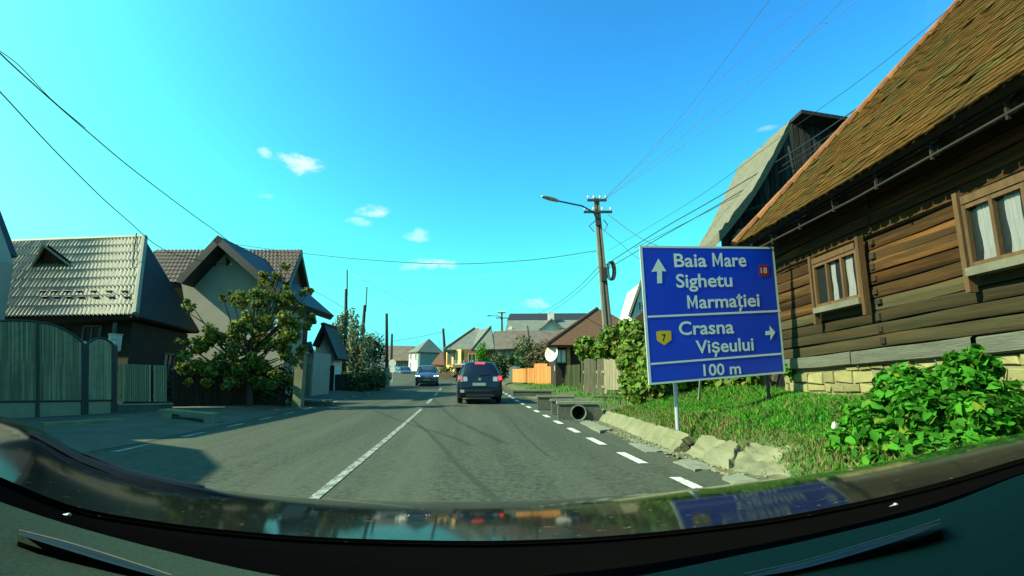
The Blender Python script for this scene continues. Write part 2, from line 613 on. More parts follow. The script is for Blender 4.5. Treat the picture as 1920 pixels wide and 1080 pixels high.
# ------------------------------------------------------------------ ground, road, markings, gutter, hills
xs = [-1500, -700, -350, -180, -100, -60, -40, -30] + [-26 + 1.3 * i for i in range(15)] + [-6.2, -5.9, -5.6, -4, -2, 0, 1.5, 2.9, 3.0] + \
     [3.1 + .12 * i for i in range(30)] + [6.9, 7.6, 9, 11, 14, 18, 24, 32, 45, 70, 120, 250, 500, 1500]
ys = [-30, -20, -12, -8] + [-6 + .5 * i for i in range(82)] + [35 + 2 * i for i in range(40)] + [116, 122, 130, 140, 155, 175, 210, 260, 340, 460, 650, 1000, 1600]
g = M()
rows = []
for Y in ys:
    row = []
    for x in xs:
        X = x + road_x(Y)
        z = ground_z(X, Y) - (.06 if LE - .25 < x < RE - .02 else 0)
        row.append((X, Y, z))
    rows.append(row)
g.grid(rows)
setting('ground', g, 'ground', smooth=2)

def strip(x0, x1, y0, y1, dz, step=.5, f=None):
    m = M()
    n = max(1, int((y1 - y0) / step))
    rows = []
    for i in range(n + 1):
        Y = lerp(y0, y1, i / n)
        a, b = x0(Y) if callable(x0) else x0, x1(Y) if callable(x1) else x1
        rows.append([(road_x(Y) + lerp(a, b, k / 4), Y, (f or road_z)(Y) + dz) for k in range(5)])
    m.grid(rows)
    return m

wob = lambda y, a=.05, s=1.0: a * (math.sin(y * 1.3 * s) + .6 * math.sin(y * 3.1 * s + 1) + .4 * math.sin(y * 7.7 * s + 2))
setting('road', strip(lambda y: LE + wob(y, .05), lambda y: RE + wob(y, .025), -25, 118, 0.0, .25), 'asphalt', smooth=2)

marks = M()
def dash(m, x, y0, y1, w, dz=.008, skew=0.0):
    n = max(1, int((y1 - y0) / .5))
    rows = []
    for i in range(n + 1):
        Y = lerp(y0, y1, i / n)
        rows.append([(road_x(Y) + x - w / 2, Y, road_z(Y) + dz), (road_x(Y) + x + w / 2, Y, road_z(Y) + dz)])
    m.grid(rows)
k = 0
y = 1.2
while y < 70:
    dash(marks, 2.42 + wob(y, .015, 2), y, y + .95 + .12 * math.sin(y * 9), .135)
    y += 2.0
lmarks = M()
y = 3.0
while y < 75:
    if random.random() < .62:
        dash(lmarks, LE + .42, y, y + .9, .11)
    y += 2.0
setting('road_edge_marking', marks, 'road_paint')
setting('road_edge_marking', lmarks, 'old_paint')
cl = M()
dash(cl, CL, -3, 19, .105)
for y in (22, 28, 34, 41, 48, 56):
    dash(cl, CL, y, y + 3.2, .14)
setting('road_centre_marking', cl, 'old_paint')
# old repair seams in the asphalt: dark tar lines
seam = M()
def tarline(pts, w):
    rows = []
    for i, (x, y) in enumerate(pts):
        rows.append([(x - w / 2, y, road_z(y) + .004), (x + w / 2, y, road_z(y) + .004)])
    seam.grid(rows)
tarline([(.46 - .172 * (y - 4.66) + .04 * math.sin(y * .7) + .008 * math.sin(y * 2.3), y) for y in [2 + .5 * i for i in range(28)]], .09)
tarline([(1.42 + .07 * math.sin(y * .5) - .012 * y, y) for y in [8 + .5 * i for i in range(22)]], .05)
setting('road_seam', seam, 'tar')

setting('gutter', strip(lambda y: RE + .03 + wob(y, .05, .8), lambda y: RE + .66 + wob(y, .03), -3, 14.0, 0, .3,
                        f=lambda y: road_z(y) + .0), 'dirt', smooth=2)
apron = M()
rows = []
for i in range(61):
    Y = -4 + i * .6
    a, b = LE + .1 + wob(Y, .04), -11.6
    rows.append([(road_x(Y) + lerp(a, b, k / 10), Y, max(ground_z(road_x(Y) + lerp(a, b, k / 10), Y), road_z(Y)) + .006 + .004 * (k > 0)) for k in range(11)])
apron.grid(rows)
setting('pavement', apron, 'asphalt_worn', smooth=2)

for (cx, cy, h, wd, sd) in [(-95, 900, 62, 130, 1), (20, 1000, 60, 150, 2), (-330, 1050, 75, 230, 3), (220, 1150, 55, 260, 4)]:
    hm = M()
    rows = []
    for j in range(9):
        rr = j / 8
        row = []
        for i in range(25):
            u = i / 24 * 2 - 1
            zz = h * max(0, 1 - u * u) * math.sin(math.pi * min(1, rr * .5 + .0)) * (1 + .12 * math.sin(u * 9 + sd) + .06 * math.sin(u * 23 + sd))
            row.append((cx + u * wd, cy + rr * 160, -2 + zz))
        rows.append(row)
    hm.grid(rows)
    setting('hill', hm, 'hill', smooth=2)

# ------------------------------------------------------------------ grass on the bank
def grass_patch(n, xr, yr, h, name='grass', mat='grass'):
    X = rng.uniform(*xr, n); Y = rng.uniform(*yr, n)
    keep = rng.uniform(0, 1, n) < .35 + .65 * np.clip((X - xr[0]) / .7, 0, 1)
    X, Y = X[keep], Y[keep]
    n = len(X)
    Z = np.array([ground_z(a + road_x(b), b) for a, b in zip(X, Y)])
    Xw = X + np.array([road_x(b) for b in Y])
    hh = h * rng.uniform(.4, 1.25, n) * (.55 + .45 * np.clip((X - xr[0]) / 1.0, 0, 1)) * (0.8 + .4 * np.sin(X * 2.1 + Y * 1.3))
    an = rng.uniform(0, 2 * np.pi, n)
    wd = hh * .075 + .004
    lean = rng.normal(0, .38, (n, 2)) * hh[:, None]
    b0 = np.stack([Xw - np.cos(an) * wd, Y - np.sin(an) * wd, Z - .02], 1)
    b1 = np.stack([Xw + np.cos(an) * wd, Y + np.sin(an) * wd, Z - .02], 1)
    mid = np.stack([Xw + lean[:, 0] * .35, Y + lean[:, 1] * .35, Z + hh * .6], 1)
    m0, m1 = mid - np.stack([np.cos(an) * wd, np.sin(an) * wd, 0 * wd], 1) * .7, mid + np.stack([np.cos(an) * wd, np.sin(an) * wd, 0 * wd], 1) * .7
    tp = np.stack([Xw + lean[:, 0], Y + lean[:, 1], Z + hh * .95], 1)
    v = np.stack([b0, b1, m1, m0, tp], 1).reshape(-1, 3)
    me = bpy.data.meshes.new(name)
    me.vertices.add(5 * n)
    me.vertices.foreach_set('co', v.astype(np.float32).ravel())
    idx = (np.arange(n)[:, None] * 5 + np.array([0, 1, 2, 3, 3, 2, 4])).ravel()
    me.loops.add(7 * n)
    me.loops.foreach_set('vertex_index', idx.astype(np.int32))
    me.polygons.add(2 * n)
    st = (np.arange(n)[:, None] * 7 + np.array([0, 4])).ravel()
    me.polygons.foreach_set('loop_start', st.astype(np.int32))
    me.update(); me.validate()
    a_ = me.attributes.new('tone', 'FLOAT', 'FACE')
    a_.data.foreach_set('value', np.repeat(rng.uniform(0, 1, n), 2).astype(np.float32))
    me.materials.append(MATS[mat])
    o = bpy.data.objects.new(name, me)
    o['kind'] = 'stuff'
    return link(o)

grass_patch(64000, (3.72, 6.4), (2.5, 14.5), .145)
grass_patch(9000, (3.9, 8.5), (14, 40), .16)
grass_patch(5000, (3.6, 4.3), (2.5, 14), .10)
grass_patch(9000, (3.52, 4.25), (2.5, 14), .15, 'dry_grass', 'straw')
grass_patch(1400, (3.9, 6.2), (2.5, 14), .20, 'dry_grass', 'straw')

# ------------------------------------------------------------------ broken concrete along the ditch
def rough_slab(name, label, cat, c4, mat, th=.09, n=9, amp=.018, group=None, seed=0):
    """c4: four surface corners in order; a worn slab with broken edges"""
    rs = random.Random(seed)
    c4 = [Vector(c) for c in c4]
    nrm = (c4[1] - c4[0]).cross(c4[3] - c4[0]).normalized()
    if nrm.z < 0:
        nrm = -nrm
    m = M()
    rows = []
    for j in range(n + 1):
        row = []
        for i in range(n + 1):
            u, v = i / n, j / n
            p = c4[0].lerp(c4[1], u).lerp(c4[3].lerp(c4[2], u), v)
            e = 1 if 0 < i < n and 0 < j < n else 0
            d = rs.gauss(0, amp * .25) + amp * 2.2 * mnoise.noise(p * 3.2) + amp * 1.4 * mnoise.noise(p * 9)
            p += nrm * d
            if not e:
                mid = (c4[0] + c4[2]) / 2
                p = p.lerp(mid, .05 + .16 * mnoise.noise(p * 5) + .05 * mnoise.noise(p * 14))
            row.append(p)
        rows.append(row)
    m.grid(rows)
    ring = [r for r in rows[0]] + [rows[j][n] for j in range(1, n + 1)] + [rows[n][i] for i in range(n - 1, -1, -1)] + [rows[j][0] for j in range(n - 1, 0, -1)]
    m.grid([ring, [p - nrm * th for p in ring]], True)
    m.poly(*[p - nrm * th for p in ring[::-1]])
    base = sum(c4, Vector()) / 4
    return solo(name, m, mat, label, cat, base, group, smooth=True)

BG = 'broken concrete lining the ditch'
rough_slab('concrete_slab', 'longest sloping concrete slab beside the ditch, left of the sign post', 'concrete slab',
           [atz(1108, 789, .02), atz(1264, 849, .02), atz(1300, 814, .32), atz(1128, 766, .36)], 'concrete', .14, 26, .02, BG, 1)
rough_slab('concrete_slab', 'short squat concrete block leaning on the bank below the sign post', 'concrete slab',
           [atz(1282, 853, .02), atz(1352, 881, .02), atz(1392, 832, .30), atz(1314, 812, .31)], 'concrete', .22, 16, .03, BG, 2)
rough_slab('concrete_slab', 'wide cracked concrete slab beside the big leafy weed', 'concrete slab',
           [atz(1366, 886, .02), atz(1494, 899, .02), atz(1516, 836, .34), atz(1402, 826, .32)], 'concrete', .22, 20, .03, BG, 3)
rough_slab('concrete_slab', 'concrete slab partly buried under the big leafy weed', 'concrete slab',
           [atz(1494, 899, .02), atz(1590, 898, .02), atz(1600, 838, .36), atz(1518, 838, .34)], 'concrete', .22, 8, .03, BG, 4)
FG = 'flat slabs in the gutter'
zz = .045
rough_slab('gutter_slab', 'long flat gutter slab at the foot of the longest sloping slab', 'gutter slab',
           [atz(1135, 812, zz), atz(1215, 850, zz), atz(1262, 848, zz), atz(1150, 803, zz)], 'concrete_grey', .06, 9, .006, FG, 5)
rough_slab('gutter_slab', 'small flat gutter slab in front of the squat concrete block', 'gutter slab',
           [atz(1262, 865, zz), atz(1303, 881, zz), atz(1344, 877, zz), atz(1290, 859, zz)], 'concrete_grey', .06, 7, .006, FG, 6)
rough_slab('gutter_slab', 'flat gutter slab touching the car bonnet edge', 'gutter slab',
           [atz(1349, 892, zz), atz(1388, 914, zz), atz(1450, 909, zz), atz(1385, 888, zz)], 'concrete_grey', .06, 7, .006, FG, 7)
rough_slab('gutter_slab', 'narrow flat gutter slab nearest the culvert pipe', 'gutter slab',
           [atz(1085, 791, zz + .06), atz(1126, 810, zz + .06), atz(1146, 803, zz + .06), atz(1102, 788, zz + .06)], 'concrete_grey', .06, 7, .006, FG, 8)

# crumbled stones and grit along the ditch
m = M()
rg = random.Random(44)
for i in range(900):
    Y = rg.uniform(3, 14)
    x = rg.choice((rg.gauss(RE + .15, .10), rg.uniform(RE, RE + .75)))
    r_ = rg.uniform(.008, .03) * (1.6 if rg.random() < .06 else 1)
    m.tone = rg.random()
    c = Vector((x, Y, max(ground_z(x, Y), road_z(Y)) + r_ * .3))
    a = rg.uniform(0, 6.28)
    u, v = Vector((math.cos(a), math.sin(a), 0)) * r_ * rg.uniform(.8, 1.5), Vector((-math.sin(a), math.cos(a), 0)) * r_
    m.add([c + u, c + v, c - u, c - v, c + UP * r_ * .7 + u * .2, c - UP * r_], [(0, 1, 4), (1, 2, 4), (2, 3, 4), (3, 0, 4), (1, 0, 5), (2, 1, 5), (3, 2, 5), (0, 3, 5)])
setting('gravel', m, 'concrete', 'stuff', smooth=False)

# ------------------------------------------------------------------ culvert headwalls under the driveways
def headwall(label, tl, tr, D, drop, pipe=None, th=.22):
    """low concrete end wall of a driveway culvert; tl, tr pixel corners of its top"""
    a, b = at(*tl, D), at(*tr, D)
    b.z = a.z
    base = Vector(((a.x + b.x) / 2, a.y, a.z - drop))
    r = thing('culvert_headwall', label, 'headwall', base, 'culvert headwalls along the ditch')
    m = M()
    d = (b - a).normalized()
    q = Vector((-d.y, d.x, 0))
    w = (b - a).length
    if pipe is None:
        m.box(a - UP * drop, d * w, q * th, UP * (drop - .07))
    else:
        u, rad = pipe
        c = a + d * w * u - UP * (drop - rad - .10)
        n = 16
        hole = [c + d * rad * math.cos(2 * math.pi * i / n) + UP * rad * math.sin(2 * math.pi * i / n) for i in range(n)]
        def box_pt(i):
            ang = 2 * math.pi * i / n
            cx, cz = math.cos(ang), math.sin(ang)
            left, right = w * u, w * (1 - u)
            up_, dn = (a.z - .07) - c.z, c.z - (a.z - drop)
            tx = (right if cx > 0 else left) / max(abs(cx), 1e-6)
            tz = (up_ if cz > 0 else dn) / max(abs(cz), 1e-6)
            t = min(tx, tz)
            return c + d * cx * t + UP * cz * t
        outer = [box_pt(i) for i in range(n)]
        m.grid([hole, outer], True)
        m.grid([outer, [p + q * th for p in outer]], True)
        m.grid([[p + q * th for p in outer], [p + q * th for p in hole]], True)
    part('wall', m, 'concrete_dark', r, smooth=False)
    m = M()
    m.box(a - d * .03 - q * .03 - UP * .069, d * (w + .06), q * (th + .06), UP * .07)
    part('coping', m, 'concrete_grey', r, smooth=False)
    if pipe is not None:
        m = M()
        ring0 = [c + (p - c) * 1.0 for p in hole]
        m.grid([[c + (p - c) * 1.12 - q * .06 for p in hole], [c + (p - c) * 1.12 + q * .01 for p in hole]], True)
        m.grid([[c + (p - c) * .97 - q * .06 for p in hole], [c + (p - c) * .97 + q * 1.4 for p in hole]], True)
        m.grid([[c + (p - c) * .97 - q * .06 for p in hole], [c + (p - c) * 1.12 - q * .06 for p in hole]], True)
        m.poly(*[c + (p - c) * .97 + q * 1.4 for p in hole])
        part('pipe', m, 'concrete_grey', r)
    return r
headwall('nearest culvert headwall with a round pipe opening below its coping', (1046, 753), (1131, 749), 14.6, .58, (.45, .19))
headwall('second culvert headwall, just behind the one with the pipe', (1034, 748), (1103, 744), 16.4, .42)
headwall('third culvert headwall with dark front, behind the other two', (1008, 741), (1076, 737), 18.4, .46)
headwall('thin far culvert coping right of the dark blue car', (962, 731), (1034, 728), 26, .30)

# ------------------------------------------------------------------ the log house on the right
def LP(L, D, z):
    return P(L, D, z)
WL = 5.2                              # wall face, metres right of the camera heading
D0, D1 = 3.4, 10.35                   # near and far end of the house
base = LP(WL, D1, .75)
house = thing('log_house', 'brown log house with stone foundation and clay tile roof right of the road sign', 'house', base)
hn = -RV                               # outward normal of the street wall
def bott(D):                           # underside of the sill beam: the old house leans a little
    return 1.30 + .10 * (D1 - D) / 5
# stone foundation: mortar wall + separate rubble stones
m = M()
m.box(LP(WL + .02, D0, .45), HV * (D1 - D0), RV * .5, UP * .90)
part('foundation', m, 'mortar', house, smooth=False)
m = M()
rs = random.Random(5)
zrow = .70
while zrow < 1.34:
    hrow = rs.choice((.15, .19, .22))
    D = D0 + rs.uniform(0, .2)
    while D < D1 - .12:
        wd = rs.uniform(.14, .52)
        if D + wd > D1 - .02:
            wd = D1 - .02 - D
        top = min(zrow + hrow - .015, bott(D) - .02)
        if top - zrow > .06 and wd > .08:
            m.tone = rs.random()
            g_ = .012
            out = rs.uniform(.006, .032)
            j = lambda: rs.uniform(-.03, .03)
            f4 = [(D + g_ + j(), zrow + g_ + j()), (D + wd - g_ + j(), zrow + g_ + j()), (D + wd - g_ + j(), top + j()), (D + g_ + j(), top + j())]
            bk = [LP(WL + .04, d_, z_) for d_, z_ in f4]
            cD, cz = sum(d_ for d_, _ in f4) / 4, sum(z_ for _, z_ in f4) / 4
            md = [LP(WL - out * .6, lerp(d_, cD, .03), lerp(z_, cz, .05)) for d_, z_ in f4]
            fr = [LP(WL - out, lerp(d_, cD, .16), lerp(z_, cz, .2)) for d_, z_ in f4]
            m.grid([bk, md, fr], True)
            m.poly(*fr)
        D += wd
    zrow += hrow
part('foundation_stones', m, 'stone', house)
# logs: rounded squared beams, lower ones greyer
ZT = 3.86
nlog = 13
def zlog(i, D):
    z0 = bott(D) + .22
    return z0 + (ZT - z0) * i / nlog
m = M(); mg = M()
def beam(mb, z0f, z1f, v, tone, bulge, Da=D0, Db=D1, seg=22, seed=0):
    rs_ = random.Random(seed)
    mb.tone = tone
    ph = rs_.uniform(0, 6)
    rows = []
    for s_ in range(seg + 1):
        D = lerp(Da, Db, s_ / seg)
        w_ = .012 * math.sin(D * 1.3 + ph) + .006 * math.sin(D * 4.1 + ph * 2)
        z0, z1 = z0f(D) + .004 + w_ * .5, z1f(D) - .004 + w_ * .5
        row = []
        for t_, o_ in ((0, .0), (.03, .7), (.10, .97), (.5, 1.0), (.90, .97), (.97, .7), (1, 0)):
            row.append(LP(v - bulge * o_ - .008 * mnoise.noise(Vector((D * 2.2, t_ * 2 + seed * 7, 0))) * (0 < t_ < 1) - w_ * .6 * (0 < t_ < 1) + (.02 if o_ == 0 else 0), D, lerp(z0, z1, t_)))
        rows.append(row)
    mb.grid(rows)
rs = random.Random(9)
for i in range(nlog):
    t_ = rs.random()
    # each course is two or three lengths, some brown, some grey
    beam(m if (i >= 4) else mg, lambda D, i=i: zlog(i, D), lambda D, i=i: zlog(i + 1, D), WL, t_, .012 + .026 * rs.random(), seed=i)
m.tone = mg.tone = .1
m.box(LP(WL + .035, D0, 1.5), HV * (D1 - D0 - .02), RV * .15, UP * 2.4)
part('log_wall', m, 'log_brown', house)
part('lower_log_wall', mg, 'log_grey', house, label='greyer weathered lower logs')
# far end wall and back so that the house is closed
m = M()
for i in range(nlog):
    m.tone = rs.random()
    z0, z1 = zlog(i, D1), zlog(i + 1, D1)
    m.box(LP(WL + .02, D1 - .12, z0 + .006), RV * 5.6, HV * (.12 + .03 * rs.random()), UP * (z1 - z0 - .012))
part('end_wall', m, 'log_grey', house, smooth=False)
m = M()
beam(m, bott, lambda D: bott(D) + .22, WL, .5, .09, Db=5.9, seed=50)
beam(m, bott, lambda D: bott(D) + .22, WL, .4, .10, Da=5.94, Db=8.1, seed=51)
beam(m, bott, lambda D: bott(D) + .22, WL, .6, .085, Da=8.14, seed=52)
part('sill_beam', m, 'sill_beam', house)
# log ends of the cross wall
for i in range(nlog):
    m = M()
    zc = (zlog(i, 7.45) + zlog(i + 1, 7.45)) / 2
    m.tone = rs.random()
    m.cbox(LP(WL - .022, 7.45 + rs.uniform(-.025, .025), zc + rs.uniform(-.02, .02)), HV * rs.uniform(.06, .10), RV * .06, UP * rs.uniform(.06, .12))
    part('log_end', m, 'dark_wood', house, smooth=False)

def house_window(Da, Db, z0, z1, nleaf, curtain_cols):
    """window with tall side casings; Da > Db, far to near"""
    w = Da - Db
    fr = M()
    for D in (Da + .05, Db - .05):                        # casings run past the sill
        fr.tone = rs.random()
        fr.cbox(LP(WL - .135, D, (z0 + z1) / 2 - .05), HV * .062, RV * .09, UP * (z1 - z0 + .42))
    fr.tone = .5
    fr.cbox(LP(WL - .132, (Da + Db) / 2, z1 + .045), HV * (w - .04), RV * .09, UP * .09)
    fo = part('window', fr, 'frame_wood', house, smooth=False)
    sm = M()
    sm.cbox(LP(WL - .145, (Da + Db) / 2, z0 - .045), HV * (w + .02), RV * .14, UP * .09)
    part('window_sill', sm, 'frame_pale', fo, smooth=False)
    gl = M()
    gl.cbox(LP(WL - .115, (Da + Db) / 2, (z0 + z1) / 2), HV * w, RV * .008, UP * (z1 - z0))
    part('pane', gl, 'window_glass', fo, smooth=False)
    sash = M()
    for i in range(nleaf + 1):
        sash.tone = rs.random()
        D = lerp(Da, Db, i / nleaf) + (-.03 if i == 0 else .03 if i == nleaf else 0)
        sash.cbox(LP(WL - .14, D, (z0 + z1) / 2), HV * .042, RV * .05, UP * (z1 - z0))
    sash.cbox(LP(WL - .14, (Da + Db) / 2, z1 - .03), HV * (w - .01), RV * .046, UP * .05)
    sash.cbox(LP(WL - .14, (Da + Db) / 2, z0 + .03), HV * (w - .01), RV * .046, UP * .05)
    part('sash', sash, 'frame_wood', fo, smooth=False)
    for (u0, u1) in curtain_cols:                          # hanging cloth, softly pleated
        cu = M()
        rows = []
        for k in range(13):
            D = lerp(Da, Db, lerp(u0, u1, k / 12))
            rows.append([LP(WL - .103 + .004 * math.sin(k * 1.9), D + .02 * math.sin(j * .9 + k) * (j / 8), lerp(z1 - .05, z0 + .03, j / 8)) for j in range(9)])
        cu.grid(rows)
        part('curtain', cu, 'curtain', fo)
    dk = M()
    dk.cbox(LP(WL - .092, (Da + Db) / 2, (z0 + z1) / 2), HV * w, RV * .01, UP * (z1 - z0))
    part('dark_room', dk, 'black', fo, smooth=False)  # black sheet stands in for the unlit room behind

gm = bpy.data.materials.new('window_glass'); gm.use_nodes = True
gn = gm.node_tree
gb = gn.nodes['Principled BSDF']
gb.inputs['Base Color'].default_value = (.02, .03, .03, 1); gb.inputs['Roughness'].default_value = .05
gt = gn.nodes.new('ShaderNodeBsdfTransparent'); gx = gn.nodes.new('ShaderNodeMixShader')
gx.inputs[0].default_value = .30
gn.links.new(gt.outputs[0], gx.inputs[1]); gn.links.new(gb.outputs[0], gx.inputs[2])
gn.links.new(gx.outputs[0], gn.nodes['Material Output'].inputs['Surface'])
MATS['window_glass'] = gm
house_window(8.76, 7.60, 2.30, 3.03, 3, [(.37, .47), (.70, .84)])
house_window(5.74, 4.65, 2.33, 3.05, 3, [(.12, .27), (.42, .58), (.75, .92)])
# roof: staggered beaver-tail tiles on a deck, 46 degrees, slightly sagging
EL, EZ = 4.54, 3.84
RA = R(46)
DV = 10.47                            # far verge
def roof(s, D, lift=0):
    sag = -.05 * math.sin(math.pi * (D - D0) / (DV - D0)) - .05 * math.sin(math.pi * min(1, s / 9))
    return LP(EL + s * math.cos(RA), D, EZ + s * math.sin(RA) + sag) + (UP * math.cos(RA) - RV * math.sin(RA)) * lift
SL = 9.2
m = M()
m.grid([[roof(s, D, -.03) for s in [SL * k / 8 for k in range(9)]] for D in [lerp(D0, DV, i / 10) for i in range(11)]])
m.grid([[roof(s, D, -.14) for s in [SL * k / 8 for k in range(9)]] for D in [lerp(D0, DV, i / 10) for i in range(11)]])
m.box(roof(0, D0, -.14), HV * (DV - D0), roof(0, D0, -.03) - roof(0, D0, -.14), RV * .02)
m.slab([roof(SL, D0, -.02), roof(SL, DV, -.02), roof(SL, DV) + RV * 3.2 - UP * 3.3, roof(SL, D0) + RV * 3.2 - UP * 3.3], .1)   # back slope
m.poly(LP(EL + .9, DV - .27, EZ), LP(EL + 8.8, DV - .27, EZ + 1.7), roof(SL, DV - .27, -.1))
part('roof_deck', m, 'dark_wood', house, smooth=False)
m = M()
rs = random.Random(3)
TW, TE = .19, .15
nr = int(SL / TE)
for r_ in range(nr):
    s0 = r_ * TE - .05
    D = D0 + .012 * math.sin(r_ * 1.7)
    while D < DV - .05:
        m.tone = min(1, max(0, rs.gauss(.5, .22)))
        d0, d1 = D + .009 + rs.gauss(0, .004), D + TW - .009 + rs.gauss(0, .004)
        a = s0 + rs.gauss(0, .006)
        b = a + TE * 1.35
        lf = .024 + abs(rs.gauss(0, .007)) + (.03 if rs.random() < .012 else 0)
        p = [roof(a, d0, lf), roof(a - .018, (d0 + d1) / 2, lf), roof(a, d1, lf), roof(b, d1, lf - .014), roof(b, d0, lf - .014)]
        q = [roof(a, d0, lf - .018), roof(a - .018, (d0 + d1) / 2, lf - .018), roof(a, d1, lf - .018)]
        m.add(p + q, [(4, 3, 2, 1, 0), (0, 1, 6, 5), (1, 2, 7, 6), (2, 3, 7), (4, 0, 5)])
        D += TW
part('roof_tiles', m, 'roof_clay', house, smooth=False)
m = M()
s_ = -.03
while s_ < SL:
    m.tone = rs.random()
    L_ = .36
    a, b = roof(s_, DV - .04 + rs.gauss(0, .008), .03), roof(s_ + L_ + .05, DV - .04, .055)
    m.tube([a, b], [.085, .066], 8)
    s_ += L_
part('verge_tile', m, 'clay_cap', house)
m = M()
m.tube([LP(EL + .12, D0, EZ - .24), LP(EL + .14, 7, EZ - .28), LP(EL + .12, DV - .1, EZ - .24)], .020, 7)
part('gutter_pole', m, 'gutter_wood', house)
D = D0 + .3
while D < DV:
    m = M()
    a = roof(.05, D, -.20)
    m.box(a, HV * .09, (roof(1.15, D, -.20) - a), UP * -.12)
    m.cbox(LP(EL + .13, D + .045, EZ - .2), HV * .025, RV * .03, UP * .22)
    D += .92
    part('rafter', m, 'dark_wood', house, smooth=False)
m = M()
m.slab([LP(WL + .05, D0, EZ + .02), LP(WL + .05, DV - .3, EZ + .02), roof(.1, DV - .3, -.22), roof(.1, D0, -.22)], .03)
part('soffit', m, 'dark_wood', house, smooth=False)
# ------------------------------------------------------------------ old barn behind the log house
DB = 13.2
pk = at(1482, 226, DB)
eA = at(1348, 436, DB - .9)                                # near lower corner of the street-side slope
eB = at(1278, 458, DB + 3.2)
eB.z = eA.z - .05
barn = thing('barn', 'tall old barn with pale grey shingled roof and dark board gable behind the log house', 'barn', P(8.0, DB + 2, .8))
m = M()
back_pk = pk + HV * 3.4 + UP * .05
def broof(u, v, lift=0):
    """u along the slope from eave to ridge, v from the near verge to the far one; slight kick at the eave"""
    a, b = eA.lerp(pk, u), eB.lerp(back_pk, u)
    p = a.lerp(b, v)
    p.z -= .22 * math.sin(math.pi * u)
    return p + UP * lift
rs = random.Random(21)
rows_t = [[broof(i / 26, j / 14, rs.gauss(.02, .022)) for j in range(15)] for i in range(27)]
m.grid(rows_t)
rows_b = [[broof(i / 26, j / 14, -.24) for j in range(15)] for i in range(27)]
m.grid(rows_b)
m.grid([[r[0] for r in rows_t], [r[0] for r in rows_b]])
m.grid([rows_t[0], rows_b[0]])
m.grid([[r[-1] for r in rows_t], [r[-1] for r in rows_b]])
part('roof', m, 'thatch', barn)
# gable: dark boards under a ridge that runs off to the right
rd = at(1640, 249, DB + .2)
m = M()
g0 = P(0, 0, 0)
wl0, wr0 = eA + RV * .25 - UP * .3, P(9.9, DB, eA.z - .5)
nb = 34
for i in range(nb):
    u0, u1 = i / nb, (i + 1) / nb
    L0, L1 = lerp(5.35, 10.4, u0), lerp(5.35, 10.4, u1)
    def topz(L):
        pL, rL = pk.dot(RV), rd.dot(RV)
        if L < pL:
            return lerp(eA.z - .35, pk.z - .3, max(0, (L - eA.dot(RV))) / (pL - eA.dot(RV)))
        return lerp(pk.z, rd.z, (L - pL) / (rL - pL)) - .1
    m.tone = rs.random() ** 2
    if rs.random() < .07:
        m.tone = 1.0
    th = rs.uniform(.0, .035)
    gap = .012
    m.hexa([P(L0 + gap, DB - .02 - th, 2.6), P(L1 - gap, DB - .02 - th, 2.6), P(L1 - gap, DB + .06, 2.6), P(L0 + gap, DB + .06, 2.6),
            P(L0 + gap, DB - .02 - th, topz(L0)), P(L1 - gap, DB - .02 - th, topz(L1)), P(L1 - gap, DB + .06, topz(L1)), P(L0 + gap, DB + .06, topz(L0))])
part('gable', m, 'barn_board', barn, smooth=False)
m = M()
m.slab([pk - HV * .55 + UP * .02, rd - HV * .5 + UP * .02, rd + HV * 3.4, back_pk], .10)
m.tube([P(6.4, DB - .25, 6.2), P(6.62, DB - .2, 4.9)], .035, 5)
m.tube([P(7.15, DB - .25, 7.1), P(7.3, DB - .2, 6.0)], .03, 5)
m.tube([P(5.6, DB - .3, 5.25), P(8.6, DB - .3, 6.2)], .04, 5)
part('ridge_board', m, 'barn_board', barn, smooth=False)
m = M()
m.box(P(5.25, DB + .1, .5), RV * 5.2, HV * 4.2, UP * 3.3)
part('wall', m, 'barn_board', barn, smooth=False)
m = M()
m.poly(at(1368, 462, DB - .05), at(1408, 462, DB - .05), at(1406, 425, DB - .05), at(1384, 430, DB - .05))
m.prism([at(1366, 470, DB - .05), at(1412, 470, DB - .05), at(1408, 434, DB - .05), at(1376, 440, DB - .05)], HV * .03)
part('pale_boarding', m, 'teal_wall', barn, smooth=False)

# ------------------------------------------------------------------ the blue direction sign
sA, sB = at(1205, 600, 9.0), at(1462, 600, 9.55)
sd = (sB - sA); sd.z = 0; sd.normalize()
sn = Vector((sd.y, -sd.x, 0))
if sn.dot(HV) > 0:
    sn = -sn                                               # faces the camera
def sp(px, py, out=0.0):
    return onp(px, py, sA, sn) + sn * out
sign_base = Vector(atz(1271, 786, .33))
sign = thing('road_sign', 'big blue road sign lettered Baia Mare, Sighetu Marmatiei and Crasna Viseului on a grassy bank', 'road sign', sign_base)
m = M()
corners = [(1199.5, 460.5), (1450, 463), (1472.5, 700), (1217.5, 722)]
m.prism([sp(*c, 0) for c in corners], -sn * .035)
part('panel_edge', m, 'sign_edge', sign, smooth=False)
def inset(k):
    cx, cy = sum(c[0] for c in corners) / 4, sum(c[1] for c in corners) / 4
    return [(cx + (x - cx) * (1 - k / 125), cy + (y - cy) * (1 - k / 122)) for x, y in corners]
pan = M()
pan.prism([sp(*c, .006) for c in inset(4.2)], -sn * .004)
panel = part('panel', pan, 'sign_blue', sign, smooth=False)
bd = M()
def line(m, a, b, w, out):
    (x0, y0), (x1, y1) = a, b
    d = math.hypot(x1 - x0, y1 - y0)
    nx, ny = -(y1 - y0) / d * w / 2, (x1 - x0) / d * w / 2
    m.prism([sp(x0 + nx, y0 + ny, out), sp(x1 + nx, y1 + ny, out), sp(x1 - nx, y1 - ny, out), sp(x0 - nx, y0 - ny, out)], sn * .001)
i1 = inset(1.2)
for k in range(4):
    pass
line(bd, (1214, 594), (1463, 583), 3.6, .0105)
line(bd, (1220, 682.5), (1467.5, 663), 3.6, .0105)
